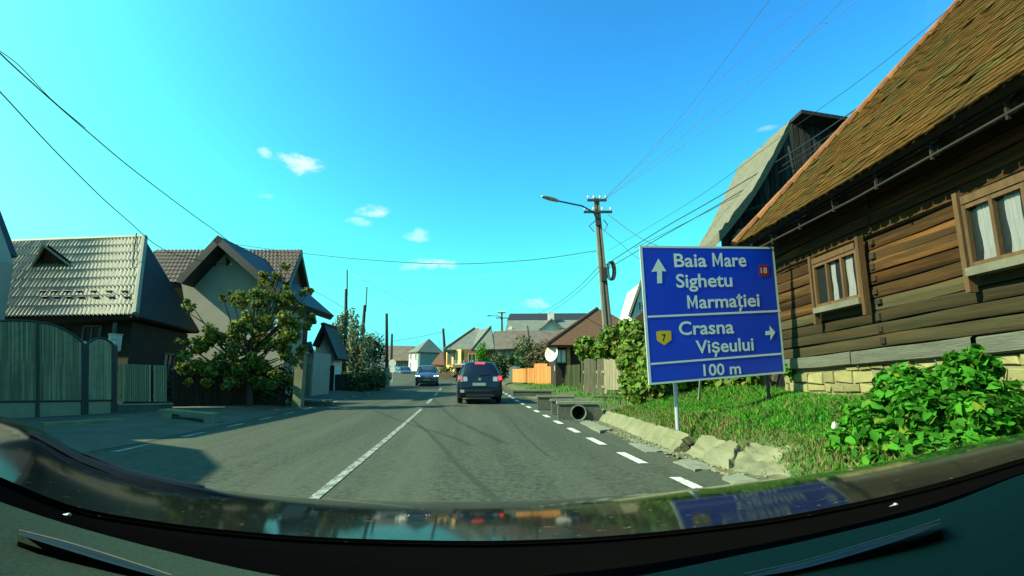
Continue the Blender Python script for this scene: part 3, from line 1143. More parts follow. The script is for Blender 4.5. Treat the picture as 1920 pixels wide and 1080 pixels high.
part('divider_line', bd, 'sign_white', panel, smooth=False)
fr = M()
o_, i_ = inset(.2), inset(3.6)
fr.grid([[sp(*c, .010) for c in o_], [sp(*c, .010) for c in i_]], True)
part('border', fr, 'sign_white', panel, smooth=False)

def text_mb(mb, body, x0, x1, yb0, yb1, cap, out, bold=.011, space=1.0):
    """letters of the given cap height laid from pixel x0 to x1 on a baseline yb0..yb1"""
    cu = bpy.data.curves.new('letters', 'FONT')
    cu.body = body
    cu.size = 1
    cu.offset = bold
    cu.resolution_u = 4
    cu.space_character = space
    ob = bpy.data.objects.new('letters', cu)
    COL.objects.link(ob)
    dg = bpy.context.evaluated_depsgraph_get()
    dg.update()
    me = bpy.data.meshes.new_from_object(ob.evaluated_get(dg))
    vs = [v.co.copy() for v in me.vertices]
    fs = [list(p.vertices) for p in me.polygons]
    bpy.data.objects.remove(ob)
    bpy.data.meshes.remove(me)
    xa, xb = min(v.x for v in vs), max(v.x for v in vs)
    capref = .72
    pts = []
    for v in vs:
        t = (v.x - xa) / (xb - xa)
        px = x0 + (x1 - x0) * t
        y_ = lerp(yb0, yb1, t) - v.y / capref * cap
        px += (lerp(yb0, yb1, t) - y_) * -0.085 * .9           # the sign's own upright leans
        pts.append(sp(px, y_, out))
    mb.add(pts, fs)

def letter_m(mb, x0, x1, yb, cap, out):
    w, t = x1 - x0, .20 * (x1 - x0)
    q = lambda u, h: sp(x0 + u - .0765 * h, yb - h, out)
    mb.add([q(0, 0), q(t, 0), q(t, cap), q(0, cap)], [(0, 1, 2, 3)])
    mb.add([q(w - t, 0), q(w, 0), q(w, cap), q(w - t, cap)], [(0, 1, 2, 3)])
    mb.add([q(t, cap), q(w * .5, cap * .38), q(w * .5, cap * .06), q(t, cap * .66)], [(0, 1, 2, 3)])
    mb.add([q(w - t, cap), q(w - t, cap * .66), q(w * .5, cap * .06), q(w * .5, cap * .38)], [(0, 1, 2, 3)])

for pieces, y0, y1, cap in [([('Baia', 1264, 1325), ('M', 1336, 1355), ('are', 1358, 1399)], 500.5, 499.5, 25.4), ([('Sighetu', 1268, 1373)], 539, 537, 25.4),
                            ([('M', 1289, 1308), ('arma\u021biei', 1311, 1424)], 578.5, 574, 24.5), ([('Crasna', 1273, 1376)], 628, 624.5, 25.4),
                            ([('Vi\u0219eului', 1305, 1413)], 662.5, 656.5, 24.5), ([('100 m', 1319, 1389)], 704.5, 700.5, 21.6)]:
    lm = M()
    xa, xb = pieces[0][1], pieces[-1][2]
    for body, x0, x1 in pieces:
        ya, yb = lerp(y0, y1, (x0 - xa) / (xb - xa)), lerp(y0, y1, (x1 - xa) / (xb - xa))
        if body == 'M':
            letter_m(lm, x0, x1, ya, cap, .0115)
        else:
            text_mb(lm, body, x0, x1, ya, yb, cap, .0115, bold=.018)
    part('lettering', lm, 'sign_white', panel, smooth=False)
am = M()
e_ = sn * .001
am.prism([sp(x, y, .0105) for x, y in [(1234, 485), (1249, 509), (1240.5, 508.5), (1241, 531), (1232, 531.5), (1231.5, 509), (1221, 510)]], e_)
part('arrow', am, 'sign_white', panel, smooth=False)
am = M()
am.prism([sp(x, y, .0105) for x, y in [(1453, 623), (1444, 637.5), (1444, 628), (1434.5, 628.5), (1434.5, 621), (1443, 620.5), (1442, 611)]], e_)
part('arrow', am, 'sign_white', panel, smooth=False)
ym = M()
ym.prism([sp(x, y, .0105) for x, y in [(1230, 622), (1237, 620.5), (1250, 620), (1257.5, 620.5), (1258.5, 637), (1245, 647.5), (1231.5, 639)]], e_)
ys_ = part('route_shield', ym, 'sign_yellow', panel, smooth=False, label='yellow shield with a 7')
tm = M(); text_mb(tm, '7', 1241, 1248.5, 639.5, 639, 13, .0125, .02)
part('number', tm, 'black', ys_, smooth=False)
rm = M()
rm.prism([sp(x, y, .0105) for x, y in [(1422, 498), (1426, 497), (1431, 498.5), (1436, 496.5), (1440, 497), (1441, 516), (1432, 518.5), (1423.5, 517.5)]], e_)
rs_ = part('route_shield', rm, 'sign_red', panel, smooth=False, label='dark red shield with 18')
tm = M(); text_mb(tm, '18', 1426, 1437.5, 512.5, 512, 10.5, .0125, .01)
part('number', tm, 'sign_white', rs_, smooth=False)
m = M()
pt = sp(1262, 560, -.075)
m.tube([Vector((pt.x, pt.y, ground_z(pt.x, pt.y) - .3)), pt], .035, 10)
part('post', m, 'sign_edge', sign)
m = M()
pt2 = sp(1432, 560, -.075)
m.tube([Vector((pt2.x, pt2.y, .3)), pt2], .03, 10)
part('post', m, 'iron', sign)
m = M()
f_ = at(1311, 750, 10.2)
m.tube([f_, sp(1318, 690, -.06)], .022, 7)
part('back_strut', m, 'sign_edge', sign)
for y in (500, 660):
    m = M()
    a, b = sp(1225, y, -.05), sp(1450, y - 6, -.05)
    m.box(a - UP * .02, b - a, -sn * .03, UP * .04)
    part('rail', m, 'sign_edge', sign, smooth=False)

# ------------------------------------------------------------------ utility poles
def lattice_pole(label, bot, top, D, arm, lamp=None, coil=False, group='concrete power poles'):
    b, t = at(*bot, D), at(*top, D)
    b = b.lerp(t, -.12)
    r = thing('utility_pole', label, 'utility pole', b, group)
    hgt = (t - b).length
    ax = (t - b).normalized()
    m = M()
    w0, w1 = .36, .19
    for side in (-1, 1):                                    # H section: two legs and a web
        pts0 = b + RV * side * w0 * .33; pts1 = t + RV * side * w1 * .33
        def ring(c, w): return [c - RV * w * .18 - HV * w * .5, c + RV * w * .18 - HV * w * .5, c + RV * w * .18 + HV * w * .5, c - RV * w * .18 + HV * w * .5]
        m.hexa(ring(pts0, w0) + ring(pts1, w1))
    ringb = [b - RV * w0 * .2 - HV * .05, b + RV * w0 * .2 - HV * .05, b + RV * w0 * .2 + HV * .05, b - RV * w0 * .2 + HV * .05]
    ringt = [t - RV * w1 * .2 - HV * .03, t + RV * w1 * .2 - HV * .03, t + RV * w1 * .2 + HV * .03, t - RV * w1 * .2 + HV * .03]
    m.hexa(ringb + ringt)
    part('shaft', m, 'pole_concrete', r, smooth=False)
    for k, (dz, wl_) in enumerate(arm):
        c = t - ax * dz - HV * .12
        m = M()
        m.cbox(c, RV * wl_, HV * .08, UP * .09)
        ao = part('crossarm', m, 'iron', r, smooth=False)
        for s_ in (-.46, -.16, .16, .46):
            mi = M()
            q = c + RV * s_ * wl_
            mi.tube([q + UP * .04, q + UP * .10], .012, 5)
            mi.tube([q + UP * .09, q + UP * .13, q + UP * .17, q + UP * .20], [.035, .05, .03, .04], 8)
            part('insulator', mi, 'ceramic', ao)
    if lamp:
        (px, py), Dl, dz = lamp
        m = M()
        a = t - ax * dz - HV * .1
        e = at(px, py, Dl)
        k = (e - a)
        m.tube([a - ax * .35 + k * .04, a + k * .1 - ax * .08, a + k * .35 + UP * .02 * k.length, a + k * .85], .032, 7)
        ao = part('lamp_arm', m, 'iron', r)
        m = M()
        q = a + k * .84
        dirn = (k.normalized() + UP * .02).normalized()
        sd_ = dirn.cross(UP).normalized()
        L_ = k.length * .32
        rows = []
        for u, ww, hh in ((0, .05, .04), (.15, .09, .06), (.5, .13, .07), (.85, .11, .05), (1, .04, .02)):
            c = q + dirn * L_ * u
            rows.append([c + sd_ * ww * math.cos(x) + UP * hh * math.sin(x) for x in [2 * math.pi * i / 10 for i in range(10)]])
        m.grid(rows, True); m.poly(*rows[0][::-1]); m.poly(*rows[-1])
        part('lamp_head', m, 'steel', r)
    if coil:
        m = M()
        c = at(1144, 510, D) - HV * .2
        for i in range(6):
            rr = .30 + .02 * (i % 3)
            m.tube([c + RV * (rr * .42 * math.cos(x) + .02 * (i - 3)) + UP * rr * 1.15 * math.sin(x) - HV * .015 * i for x in [2 * math.pi * j / 20 for j in range(21)]], .018, 5)
        part('cable_coil', m, 'wire', r)
        m = M()
        c = b.lerp(t, .565) - HV * .16
        m.cbox(c + RV * .02, RV * .22, HV * .14, UP * .55)
        part('cable_box', m, 'iron', r, smooth=False)
        m = M()
        c = b.lerp(t, .87) - HV * .14
        m.cbox(c - RV * .02, RV * .20, HV * .12, UP * .45)
        m.tube([c + RV * .2, c + RV * .35 - UP * .2, c + RV * .22 - UP * .45], .02, 5)
        m.tube([c - RV * .1, c - RV * .4 - UP * .25, c - RV * .2 - UP * .5], .018, 5)
        part('fuse_box', m, 'iron', r, smooth=False)
        m = M()
        m.tube([b.lerp(t, .08) + RV * .16 - HV * .2, b.lerp(t, .55) + RV * .10 - HV * .14], .03, 6)
        part('cable_duct', m, 'wire', r)
    return r
DP = 21.0
lattice_pole('concrete utility pole with street lamp arm and cable coil behind the weathered fence', (1144, 676), (1118, 372), DP,
             [(.12, .78), (.62, 1.15)], ((1032, 373), DP - 2.2, .60), True)
lattice_pole('distant concrete utility pole with small lamp beside the rusty roof', (942, 672), (941, 585), 56,
             [(.1, .9), (.65, 1.3)], ((917, 592), 54, .5))

def wood_pole(label, bot, top, D, r=.12, group='dark wooden poles', extra=None):
    b, t = at(*bot, D), at(*top, D)
    root = thing('wooden_pole', label, 'pole', b, group)
    m = M()
    m.tube([b - UP * .3, b.lerp(t, .5), t], [r * 1.15, r, r * .8], 8)
    part('shaft', m, 'pole_wood', root)
    if extra:
        extra(root, b, t)
    return root
def mast(h):
    def f(root, b, t):
        m = M()
        m.tube([t - UP * .5 + RV * .09, t + (t - b).normalized() * h + RV * .06], .045, 6)
        part('mast', m, 'iron', root)
    return f
def white_foot(root, b, t):
    m = M()
    m.tube([b - UP * .2, b.lerp(t, .27)], .20, 8)
    part('footing', m, 'concrete_grey', root)
wood_pole('tall dark pole rising out of the pale upright bush', (648, 640), (649, 542), 36, .11, extra=mast(1.35))
wood_pole('leaning dark pole at the right of the pale upright bush', (676, 680), (684, 572), 40, .13, extra=mast(1.4))
wood_pole('stout dark pole with pale concrete foot at the left road edge', (725.5, 728), (725, 588), 37, .11, extra=white_foot)
wood_pole('thinner dark pole just right of the stout pole', (733, 705), (735, 626), 52, .12)
wood_pole('dark pole between the white house and the orange house', (836, 690), (831, 616), 62, .16)
wood_pole('thin crooked pole in front of the rusty roof', (995, 655), (989, 611), 44, .06)

# ------------------------------------------------------------------ weathered board fence and ivy
fb = at(1128, 742, 19.2)
fence = thing('board_fence', 'weathered grey fence of wide uneven boards below the lamp pole', 'fence', fb)
for i, (x0, x1, y0, y1, b0) in enumerate([(1089, 1094, 668, 668, 735), (1094, 1104, 674, 671, 737), (1102, 1120, 672, 674, 737), (1119, 1133, 673, 672, 737)]):
    m = M(); m.tone = [.2, .8, .6, .7][i]
    D = 20.6 - .42 * i
    m.prism([at(x0 + .5, b0, D), at(x1 - .5, b0, D), at(x1 - (2.5 if i == 2 else 1), y1, D), at(x0 + 1, y0, D)], HV * .04)
    part('board', m, 'weathered', fence, smooth=False)
m = M(); m.tone = .9
D = 19.0
xsn = [1133, 1138, 1143, 1148, 1154, 1160, 1166]
for a, b in zip(xsn, xsn[1:]):
    m.tone = rs.uniform(.6, 1)
    bot = 738 if not 1136 < a < 1157 else 731
    Da_, Db_ = lerp(19.2, 17.6, (a - 1133) / 33), lerp(19.2, 17.6, (b - 1133) / 33)
    m.prism([at(a + .3, bot, Da_), at(b - .3, bot, Db_), at(b - .8, 674 + rs.uniform(-2, 2), Db_), at(a - .6, 674 + rs.uniform(-2, 2), Da_)], HV * (.03 + .02 * rs.random()))
part('patched_panel', m, 'weathered', fence, smooth=False)
for y in (700, 728):
    m = M()
    m.box(at(1090, y, 20.95), at(1166, y, 17.95) - at(1090, y, 20.95), HV * .05, UP * .1)
    part('rail', m, 'weathered', fence, smooth=False)

ivy = thing('ivy_hedge', 'sunlit ivy smothering a low wall behind the blue sign', 'hedge', at(1190, 745, 14))
cl = []
path_ = [(1108, 655, 20.5), (1130, 645, 20), (1158, 640, 19.4), (1180, 630, 18.6), (1200, 655, 17.5), (1196, 690, 17.2), (1200, 725, 16.4), (1212, 690, 15.6), (1212, 725, 15.0), (1176, 645, 19.4),
         (1230, 660, 14.5), (1225, 712, 14), (1250, 690, 13.4), (1275, 700, 13.2), (1300, 712, 13.0), (1330, 705, 12.7), (1355, 712, 12.4), (1382, 712, 12.2)]
for i, (x, y, D) in enumerate(path_):
    cl += rand_clumps(at(x, y, D), (.55, .55, .62), 4, .62, 40 + i)
foliage('foliage', cl, 12500, .17, 'ivy_leaf', ivy, .85, .4, .35)
m = M()
a, b = at(1195, 745, 15.6), at(1400, 748, 12.6)
a.z, b.z = ground_z(a.x, a.y) - .1, ground_z(b.x, b.y) - .1
m.box(a, b - a, HV * .25, UP * .55)
part('low_wall', m, 'plaster', ivy, smooth=False)
# picket gate remnant and dead stump by the house corner
pf = thing('picket_fence', 'short run of dark pickets under the right end of the blue sign', 'fence', at(1418, 748, 11.9))
m = M()
for i, x in enumerate((1401, 1408, 1415, 1422, 1429)):
    m.tone = rs.random()
    m.prism([at(x, 752, 11.9), at(x + 4, 752, 11.9), at(x + 4.5, 690, 11.9), at(x + .5, 690, 11.9)], HV * .03)
part('picket', m, 'weathered', pf, smooth=False)
m = M()
m.box(at(1398, 708, 11.96), RV * .42, HV * .04, UP * .07)
part('rail', m, 'weathered', pf, smooth=False)
m = M()
m.tube([at(1452, 752, 11.2), at(1450, 725, 11.2), at(1456, 700, 11.3), at(1450, 660, 11.4)], [.12, .09, .08, .05], 8)
m.tube([at(1451, 730, 11.2), at(1440, 706, 11.1)], [.06, .03], 6)
st = solo('tree_stump', m, 'bark', 'dark crooked stem between the picket fence and the stone foundation', 'tree trunk', at(1452, 752, 11.2))
sh = thing('shrub', 'small green shoot at the house corner beside the sign edge', 'shrub', at(1478, 700, 10.0))
foliage('foliage', rand_clumps(at(1478, 692, 10.0), (.09, .09, .16), 4, .6, 3), 170, .09, 'weed_leaf', sh, .7)

# ------------------------------------------------------------------ the big leafy weed by the road
weed = thing('leafy_weed', 'big bright green leafy weed against the stone foundation', 'plant', at(1720, 890, 5.4))
cl = []
for i, (x, y, D, rr) in enumerate([(1622, 770, 6.1, .34), (1600, 850, 5.9, .30), (1650, 845, 5.7, .36), (1690, 760, 5.75, .36), (1720, 830, 5.4, .40), (1762, 725, 5.6, .36), (1790, 790, 5.2, .42),
                                   (1830, 720, 5.35, .30), (1852, 790, 5.1, .34), (1700, 880, 5.3, .32), (1780, 870, 5.0, .32), (1640, 880, 5.5, .26), (1880, 850, 4.9, .26), (1845, 870, 4.8, .28),
                                   (1815, 690, 5.4, .20), (1605, 800, 6.0, .24)]):
    cl += rand_clumps(at(x, y, D), (rr, rr, rr * .95), 4, .62, 70 + i)
foliage('foliage', cl, 9500, .105, 'weed_leaf', weed, .62, .3, .75)
m = M()
for i in range(26):
    b = at(rs.uniform(1600, 1870), 885, rs.uniform(5.1, 5.7)); b.z = ground_z(b.x, b.y) - .05
    c = rs.choice(cl)[0]
    m.tube([b, Vector(b).lerp(c, .5) + RV * rs.uniform(-.05, .05), c + UP * .12], [.012, .010, .006], 5)
part('stem', m, 'weed_leaf', weed)
sp2 = thing('tall_shoot', 'single tall leafy shoot rising above the big weed in front of the grey beam', 'plant', at(1832, 700, 5.3))
m = M()
m.tube([at(1836, 760, 5.25), at(1834, 690, 5.25), at(1832, 645, 5.28)], [.012, .010, .005], 5)
part('stem', m, 'weed_leaf', sp2)
foliage('foliage', [(at(1832, 668, 5.27), (.05, .05, .14))], 46, .12, 'weed_leaf', sp2, .5, .2, .3)
m = M()
c = at(1566, 800, 6.4)
rows = []
for j in range(5):
    rows.append([c + Vector((.05 * math.cos(x) * math.sin(j * .78 + .02) * (1 + .25 * math.sin(3 * x + j)), .04 * math.sin(x) * math.sin(j * .78 + .02), .055 * -math.cos(j * .78) + .01 * math.sin(2 * x))) for x in [2 * math.pi * i / 9 for i in range(9)]])
m.grid(rows, True)
solo('paper_scrap', m, 'plaster', 'small crumpled white scrap lying in the grass', 'litter', c)

# ------------------------------------------------------------------ overhead cables
def cable(label, pts, r, mat='wire', sag=0.0, group=None):
    pts = [Vector(p) for p in pts]
    if len(pts) == 2:
        a, b = pts
        pts = [a.lerp(b, i / 20) - UP * sag * 4 * (i / 20) * (1 - i / 20) for i in range(21)]
    else:                                                   # smooth curve through the given points
        q = [pts[0]] + pts + [pts[-1]]
        out = []
        for i in range(1, len(q) - 2):
            for k in range(6):
                t = k / 6
                out.append(.5 * ((2 * q[i]) + (q[i + 1] - q[i - 1]) * t + (2 * q[i - 1] - 5 * q[i] + 4 * q[i + 1] - q[i + 2]) * t * t + (3 * q[i] - q[i - 1] - 3 * q[i + 1] + q[i + 2]) * t ** 3))
        pts = out + [q[-1]]
    m = M()
    m.tube(pts, r, 5)
    return solo('overhead_cable', m, mat, label, 'cable', pts[0], group)
G = 'overhead cables'
cable('thick twisted cable sagging across the left sky, the upper of two', [at(-60, 40, 7), at(30, 128, 8.2), at(160, 243, 10.5), at(265, 330, 13), at(400, 430, 18), at(460, 466, 24), at(560, 475, 30)], .012, group=G)
cable('thin wire strung just above the thick twisted cable at left', [at(-60, 60, 7), at(28, 116, 8.2), at(95, 185, 9.2), at(160, 240, 10.5)], .007, group=G)
cable('single dark cable crossing the left sky below the twisted one', [at(-80, 90, 7), at(0, 172, 8.5), at(120, 300, 11), at(230, 405, 14.5), at(330, 478, 19), at(470, 505, 25), at(590, 546, 31), at(648, 580, 36)], .011, group=G)
cable('long wire sagging across the middle sky to the lamp pole', [at(440, 458, 24), at(560, 474, 23), at(700, 488, 22), at(850, 495, 21.5), at(1000, 487, 21), at(1118, 470, 21)], .012, group=G)
cable('faint lower wire curving up to the lamp pole from the left', [at(655, 512, 36), at(720, 524, 32), at(860, 522, 27), at(1000, 503, 23), at(1124, 470, 21)], .006, 'wire_pale', group=G)
cable('wire from the lamp pole rising to the log house roof, upper of the close pair', [at(1135, 497, 20.9), at(1230, 436, 17.5), at(1345, 370, 15), at(1480, 288, 12.6), at(1620, 194, 11.4), at(1760, 90, 10.9)], .014, group=G)
cable('wire from the lamp pole rising to the log house roof, lower of the close pair', [at(1136, 506, 20.9), at(1235, 447, 17.5), at(1350, 382, 15), at(1500, 290, 12.6), at(1640, 195, 11.4), at(1770, 100, 10.9)], .013, group=G)
cable('wire passing in front of the barn peak towards the log house roof', [at(1190, 465, 18), at(1340, 390, 15), at(1500, 300, 12.4), at(1590, 232, 11.6), at(1640, 196, 11.2)], .008, group=G)
cable('thin wire high above the barn roof', [at(1140, 470, 20.9), at(1300, 375, 16), at(1480, 245, 12.8), at(1640, 130, 11), at(1800, 0, 10)], .006, group=G)
cable('wire dropping from the lower crossarm of the lamp pole behind the sign', [at(1140, 402, 20.9), at(1180, 432, 19.5), at(1225, 458, 18.5), at(1330, 490, 16)], .011, group=G)
cable('wire dropping from the pole box behind the sign, below the crossarm one', [at(1130, 430, 20.9), at(1165, 458, 19.5), at(1200, 486, 18.5), at(1300, 530, 16)], .010, group=G)
cable('wire falling from the lamp pole to the far houses, left of a close pair', [at(1122, 500, 20.9), at(1085, 538, 27), at(1040, 572, 36), at(1000, 590, 48), at(944, 592, 56)], .013, group=G)
cable('wire falling from the lamp pole to the far houses, right of a close pair', [at(1124, 508, 20.9), at(1090, 542, 27), at(1046, 576, 36), at(1006, 596, 48), at(946, 597, 56)], .011, group=G)
for i, (a, b) in enumerate([((1300, 190), (1450, -10)), ((1370, 130), (1530, -10)), ((1350, 195), (1620, -10)), ((1400, 180), (1590, -10))]):
    cable(['pale high wire at the top of the sky, leftmost of four', 'pale high wire at the top of the sky, second from left of four', 'pale high wire at the top of the sky, longest of four', 'pale high wire at the top of the sky, third from left of four'][i],
          [at(1128, 378, 21), at(lerp(1128, a[0], .5), lerp(378, a[1], .5) + 6, 19), at(*a, 16), at(*b, 11)], .007, 'wire_pale', group=G)
cable('wire between the two poles across the road, far in the middle', [at(735, 640, 52), at(785, 632, 56), at(831, 622, 62)], .018, group=G)
cable('faint wire across the far sky from the stout pole', [at(651, 508, 36), at(690, 530, 34), at(780, 575, 45), at(830, 590, 55), at(940, 592, 56)], .008, 'wire_pale', group=G)
# ------------------------------------------------------------------ generic pieces of houses
def bil(c, u, v):
    """c: eave0, eave1, ridge1, ridge0"""
    return Vector(c[0]).lerp(Vector(c[1]), u).lerp(Vector(c[3]).lerp(Vector(c[2]), u), v)

def profile_roof(c, pitch, rows, amp, step, mat, parent, name='roof', th=.10, seg=6):
    """pressed metal tile sheet: waves across, steps up the slope; c = eave0, eave1, ridge1, ridge0"""
    c = [Vector(x) for x in c]
    n = (c[1] - c[0]).cross(c[3] - c[0]).normalized()
    if n.z < 0:
        n = -n
    m = M()
    ax = (c[0] - c[1]).normalized()
    nu = int((c[0] - c[1]).length / pitch * seg)
    rr = []
    for j in range(rows):
        for e in (0, .97):
            v = (j + e) / rows
            row = []
            for i in range(nu + 1):
                p = bil(c, i / nu, v)
                s_ = (p - c[1]).dot(ax) / pitch               # ribs run straight up the slope
                row.append(p + n * (amp * (.5 + .5 * math.cos(2 * math.pi * s_)) + step * (1 - e)))
            rr.append(row)
    m.grid(rr)
    o = part(name, m, mat, parent, smooth=True)
    d = M()
    d.slab([p - n * .02 for p in c], th)
    part('roof_board', d, 'dark_wood', parent, smooth=False)
    return o

def wall_window(parent, c, right, up, w, h, out, frame='white_wall', pane='glass', bars=1):
    """window centred at c on a wall; out = outward normal"""
    c = Vector(c)
    f = M()
    t = .07 * max(w, .8)
    f.cbox(c + up * (h / 2) + out * .02, right * (w + t), out * .08, up * t)
    f.cbox(c - up * (h / 2) + out * .03, right * (w + t * 1.6), out * .11, up * t)
    for s in (-1, 1):
        f.cbox(c + right * s * w / 2 + out * .02, right * t, out * .08, up * (h - t))
    for b in range(1, bars + 1):
        f.cbox(c + right * (b / (bars + 1) - .5) * w + out * .02, right * t * .8, out * .06, up * (h - t))
    o = part('window', f, frame, parent, smooth=False)
    g_ = M()
    g_.cbox(c + out * .005, right * w, out * .02, up * h)
    part('pane', g_, pane, o, smooth=False)
    return o

def wall_box(m, L0, L1, Da, Db, z0, z1):
    m.box(P(L0, Da, z0), RV * (L1 - L0), HV * (Db - Da), UP * (z1 - z0))

def hip_roof(m, L0, L1, Da, Db, ze, r0, r1, th=.14):
    a, b, c, d = P(L0, Da, ze), P(L1, Da, ze), P(L1, Db, ze), P(L0, Db, ze)
    r0, r1 = Vector(r0), Vector(r1)
    for f in ((a, b, r1, r0), (b, c, r1), (c, d, r0, r1), (d, a, r0)):
        m.slab(f, th)

# ------------------------------------------------------------------ brown-roofed house beyond the fence
bh = thing('brown_roof_house', 'low wooden house with rusty brown hip roof and satellite dish beyond the weathered fence', 'house', P(5, 33, 1.2))
zE = at(1022, 650, 31.8).z
m = M()
hip_roof(m, 1.96, 8.6, 30.2, 37.5, zE, at(1120, 579, 33.6), at(1136, 583, 33.6), .18)
part('roof', m, 'roof_brown', bh, smooth=False)
m = M()
a, b = P(1.96, 30.2, zE), at(1120, 579, 33.6)
m.tube([a + UP * .04, a.lerp(b, .5) + UP * .04, b + UP * .04], .10, 6)
part('hip_cap', m, 'roof_brown', bh)
m = M()
wall_box(m, 2.5, 8.0, 30.9, 37, .6, zE)
part('wall', m, 'dark_wood', bh, smooth=False)
wall_window(bh, at(1052, 668, 30.85), RV, UP, .55, .75, -HV, 'frame_pale', 'curtain')
m = M()
m.cbox(at(1066, 672, 30.7), RV * .18, HV * .18, UP * 1.4)
part('porch_post', m, 'orange_board', bh, smooth=False)
m = M()
c = at(1035, 663, 30.5)
rows = []
nrm_ = (-HV * .8 - RV * .55 + UP * .2).normalized()
sx = nrm_.cross(UP).normalized(); sy = sx.cross(nrm_)
for j in range(5):
    rr = .42 * j / 4
    rows.append([c + sx * rr * math.cos(x) + sy * rr * 1.15 * math.sin(x) + nrm_ * (rr * rr * .5) for x in [2 * math.pi * i / 16 for i in range(16)]])
m.grid(rows, True)
m.grid([[p - nrm_ * .02 for p in r] for r in rows], True)
m.tube([c - nrm_ * .03, c - nrm_ * .3 - UP * .2, c - nrm_ * .3 - UP * .9], .03, 6)
m.tube([c - sy * .4, c + nrm_ * .45], .012, 5)
part('satellite_dish', m, 'plaster', bh)
m = M()
m.slab([at(1150, 628, 22.5), at(1216, 575, 22.5), at(1260, 575, 25.5), at(1190, 628, 26.0)], .14)
m.slab([at(1150, 628, 22.5), at(1216, 576, 22.5), at(1300, 640, 22.5), at(1216, 645, 22.5)], .10)
sh_ = thing('brown_roof_shed', 'brown tiled shed roof peeking out between the lamp pole and the blue sign', 'shed', at(1200, 660, 24))
part('roof', m, 'roof_brown', sh_, smooth=False)
m = M()
a = at(1158, 640, 23.2)
m.box(Vector((a.x, a.y, .8)), RV * 4.5, HV * 2.6, UP * (a.z - .8))
part('wall', m, 'dark_wood', sh_, smooth=False)
# white gable behind the sign
wg = thing('white_gable_house', 'pale house gable end rising just left of the sign edge', 'house', at(1200, 600, 36))
m = M()
D = 36
m.prism([at(1184, 600, D), at(1205, 527, D), at(1300, 640, D), at(1184, 640, D)], HV * 5)
part('wall', m, 'plaster', wg, smooth=False)
m = M()
m.slab([at(1177, 592, D - .3), at(1204, 516, D - .3), at(1204, 516, D + 6), at(1177, 592, D + 6)], .16)
m.slab([at(1204, 516, D - .3), at(1310, 640, D - .3), at(1310, 640, D + 6), at(1204, 516, D + 6)], .16)
part('roof', m, 'roof_grey', wg, smooth=False)
wall_window(wg, at(1202, 574, D - .02), RV, UP, .42, .6, -HV, 'white_wall')

# ------------------------------------------------------------------ orange fence, hedge, shrubs
of = thing('plank_fence', 'bright orange plank fence beside the dark shrubs', 'fence', at(1000, 715, 38))
m = M()
edges = [(961, 717, 692), (974, 717, 691), (987, 717, 691), (990, 718, 690), (1002, 719, 684), (1004, 720, 681.5), (1014, 720, 681.5), (1026, 720, 687), (1040, 719, 687)]
for i, ((x0, b0, t0), (x1, b1, t1)) in enumerate(zip(edges, edges[1:])):
    D0_, D1_ = 40 - i * .7, 40 - (i + 1) * .7
    n = max(1, int((x1 - x0) / 3))
    for k in range(n):
        m.tone = rs.random()
        xa, xb = lerp(x0, x1, k / n), lerp(x0, x1, (k + 1) / n)
        Da_, Db_ = lerp(D0_, D1_, k / n), lerp(D0_, D1_, (k + 1) / n)
        m.prism([at(xa + .1, b0, Da_), at(xb - .1, b1, Db_), at(xb - .1, t0, Db_), at(xa + .1, t0, Da_)], HV * .05)
part('boards', m, 'orange_board', of, smooth=False)
m = M()
for x, D, y in ((987.5, 38.3, 690), (1003, 37.2, 681), (1015, 36.0, 681), (1040, 34.2, 686)):
    m.cbox(at(x, (y + 717) / 2, D - .08), RV * .14, HV * .12, UP * (at(x, y, D).z - at(x, 718, D).z))
part('post', m, 'orange_board', of, smooth=False)
gf = thing('slatted_fence', 'mossy green slatted fence between the orange fence and the weathered boards', 'fence', at(1065, 722, 31))
m = M()
for i in range(15):
    m.tone = rs.random()
    x0, x1 = 1041 + i * 3.1, 1043.8 + i * 3.1
    D = 34 - i * .55
    m.prism([at(x0, 721 + i * .7, D), at(x1, 721 + i * .7, D), at(x1, 686 - i * .2, D), at(x0, 686 - i * .2, D)], HV * .05)
part('slats', m, 'green_board', gf, smooth=False)
def bush(name, label, cat, cen, r, k, n, leaf, mat, seed, sub=.55, zmin=None, group=None, aspect=.6, hollow=.35, up=.4, stem=True):
    cen = Vector(cen)
    t = thing(name, label, cat, cen - UP * r[2], group)
    cl = rand_clumps(cen, r, k, sub, seed)
    foliage('foliage', cl, n, leaf, mat, t, aspect, hollow, up, zmin)
    if stem:
        m = M()
        branches(m, cen - UP * r[2] * 1.02, cen, max(.03, r[0] * .06), [c[0] for c in cl[:7]], seed)
        part('stem', m, 'bark', t)
    return t
bush('shrub', 'rounded bright green shrub directly right of the dark blue car roof', 'shrub', at(942, 685, 42), (1.0, 1.0, 1.1), 9, 1500, .20, 'shrub_leaf', 1)
bush('shrub', 'broad dark shrub standing over the orange fence', 'shrub', at(985, 670, 43), (1.5, 1.3, 1.5), 12, 2200, .22, 'shrub_leaf', 2)
bush('shrub', 'dark shrub with reddish tops against the brown-roofed house', 'shrub', at(1008, 664, 41), (1.1, 1.1, 1.25), 9, 1500, .2, 'brown_leaf', 3)
bush('tree', 'narrow bright green sapling in front of the orange house', 'tree', at(905, 668, 52), (.7, .7, 1.3), 8, 900, .2, 'weed_leaf', 4)
bush('shrub', 'dark green climber low between the weathered fence and the brown roof', 'shrub', at(1118, 655, 23), (.7, .6, .7), 7, 900, .17, 'ivy_leaf', 6)
bush('shrub', 'small green shrub at the foot of the yellow wall', 'shrub', at(846, 700, 58), (1.2, 1.0, .9), 6, 700, .2, 'shrub_leaf', 7)

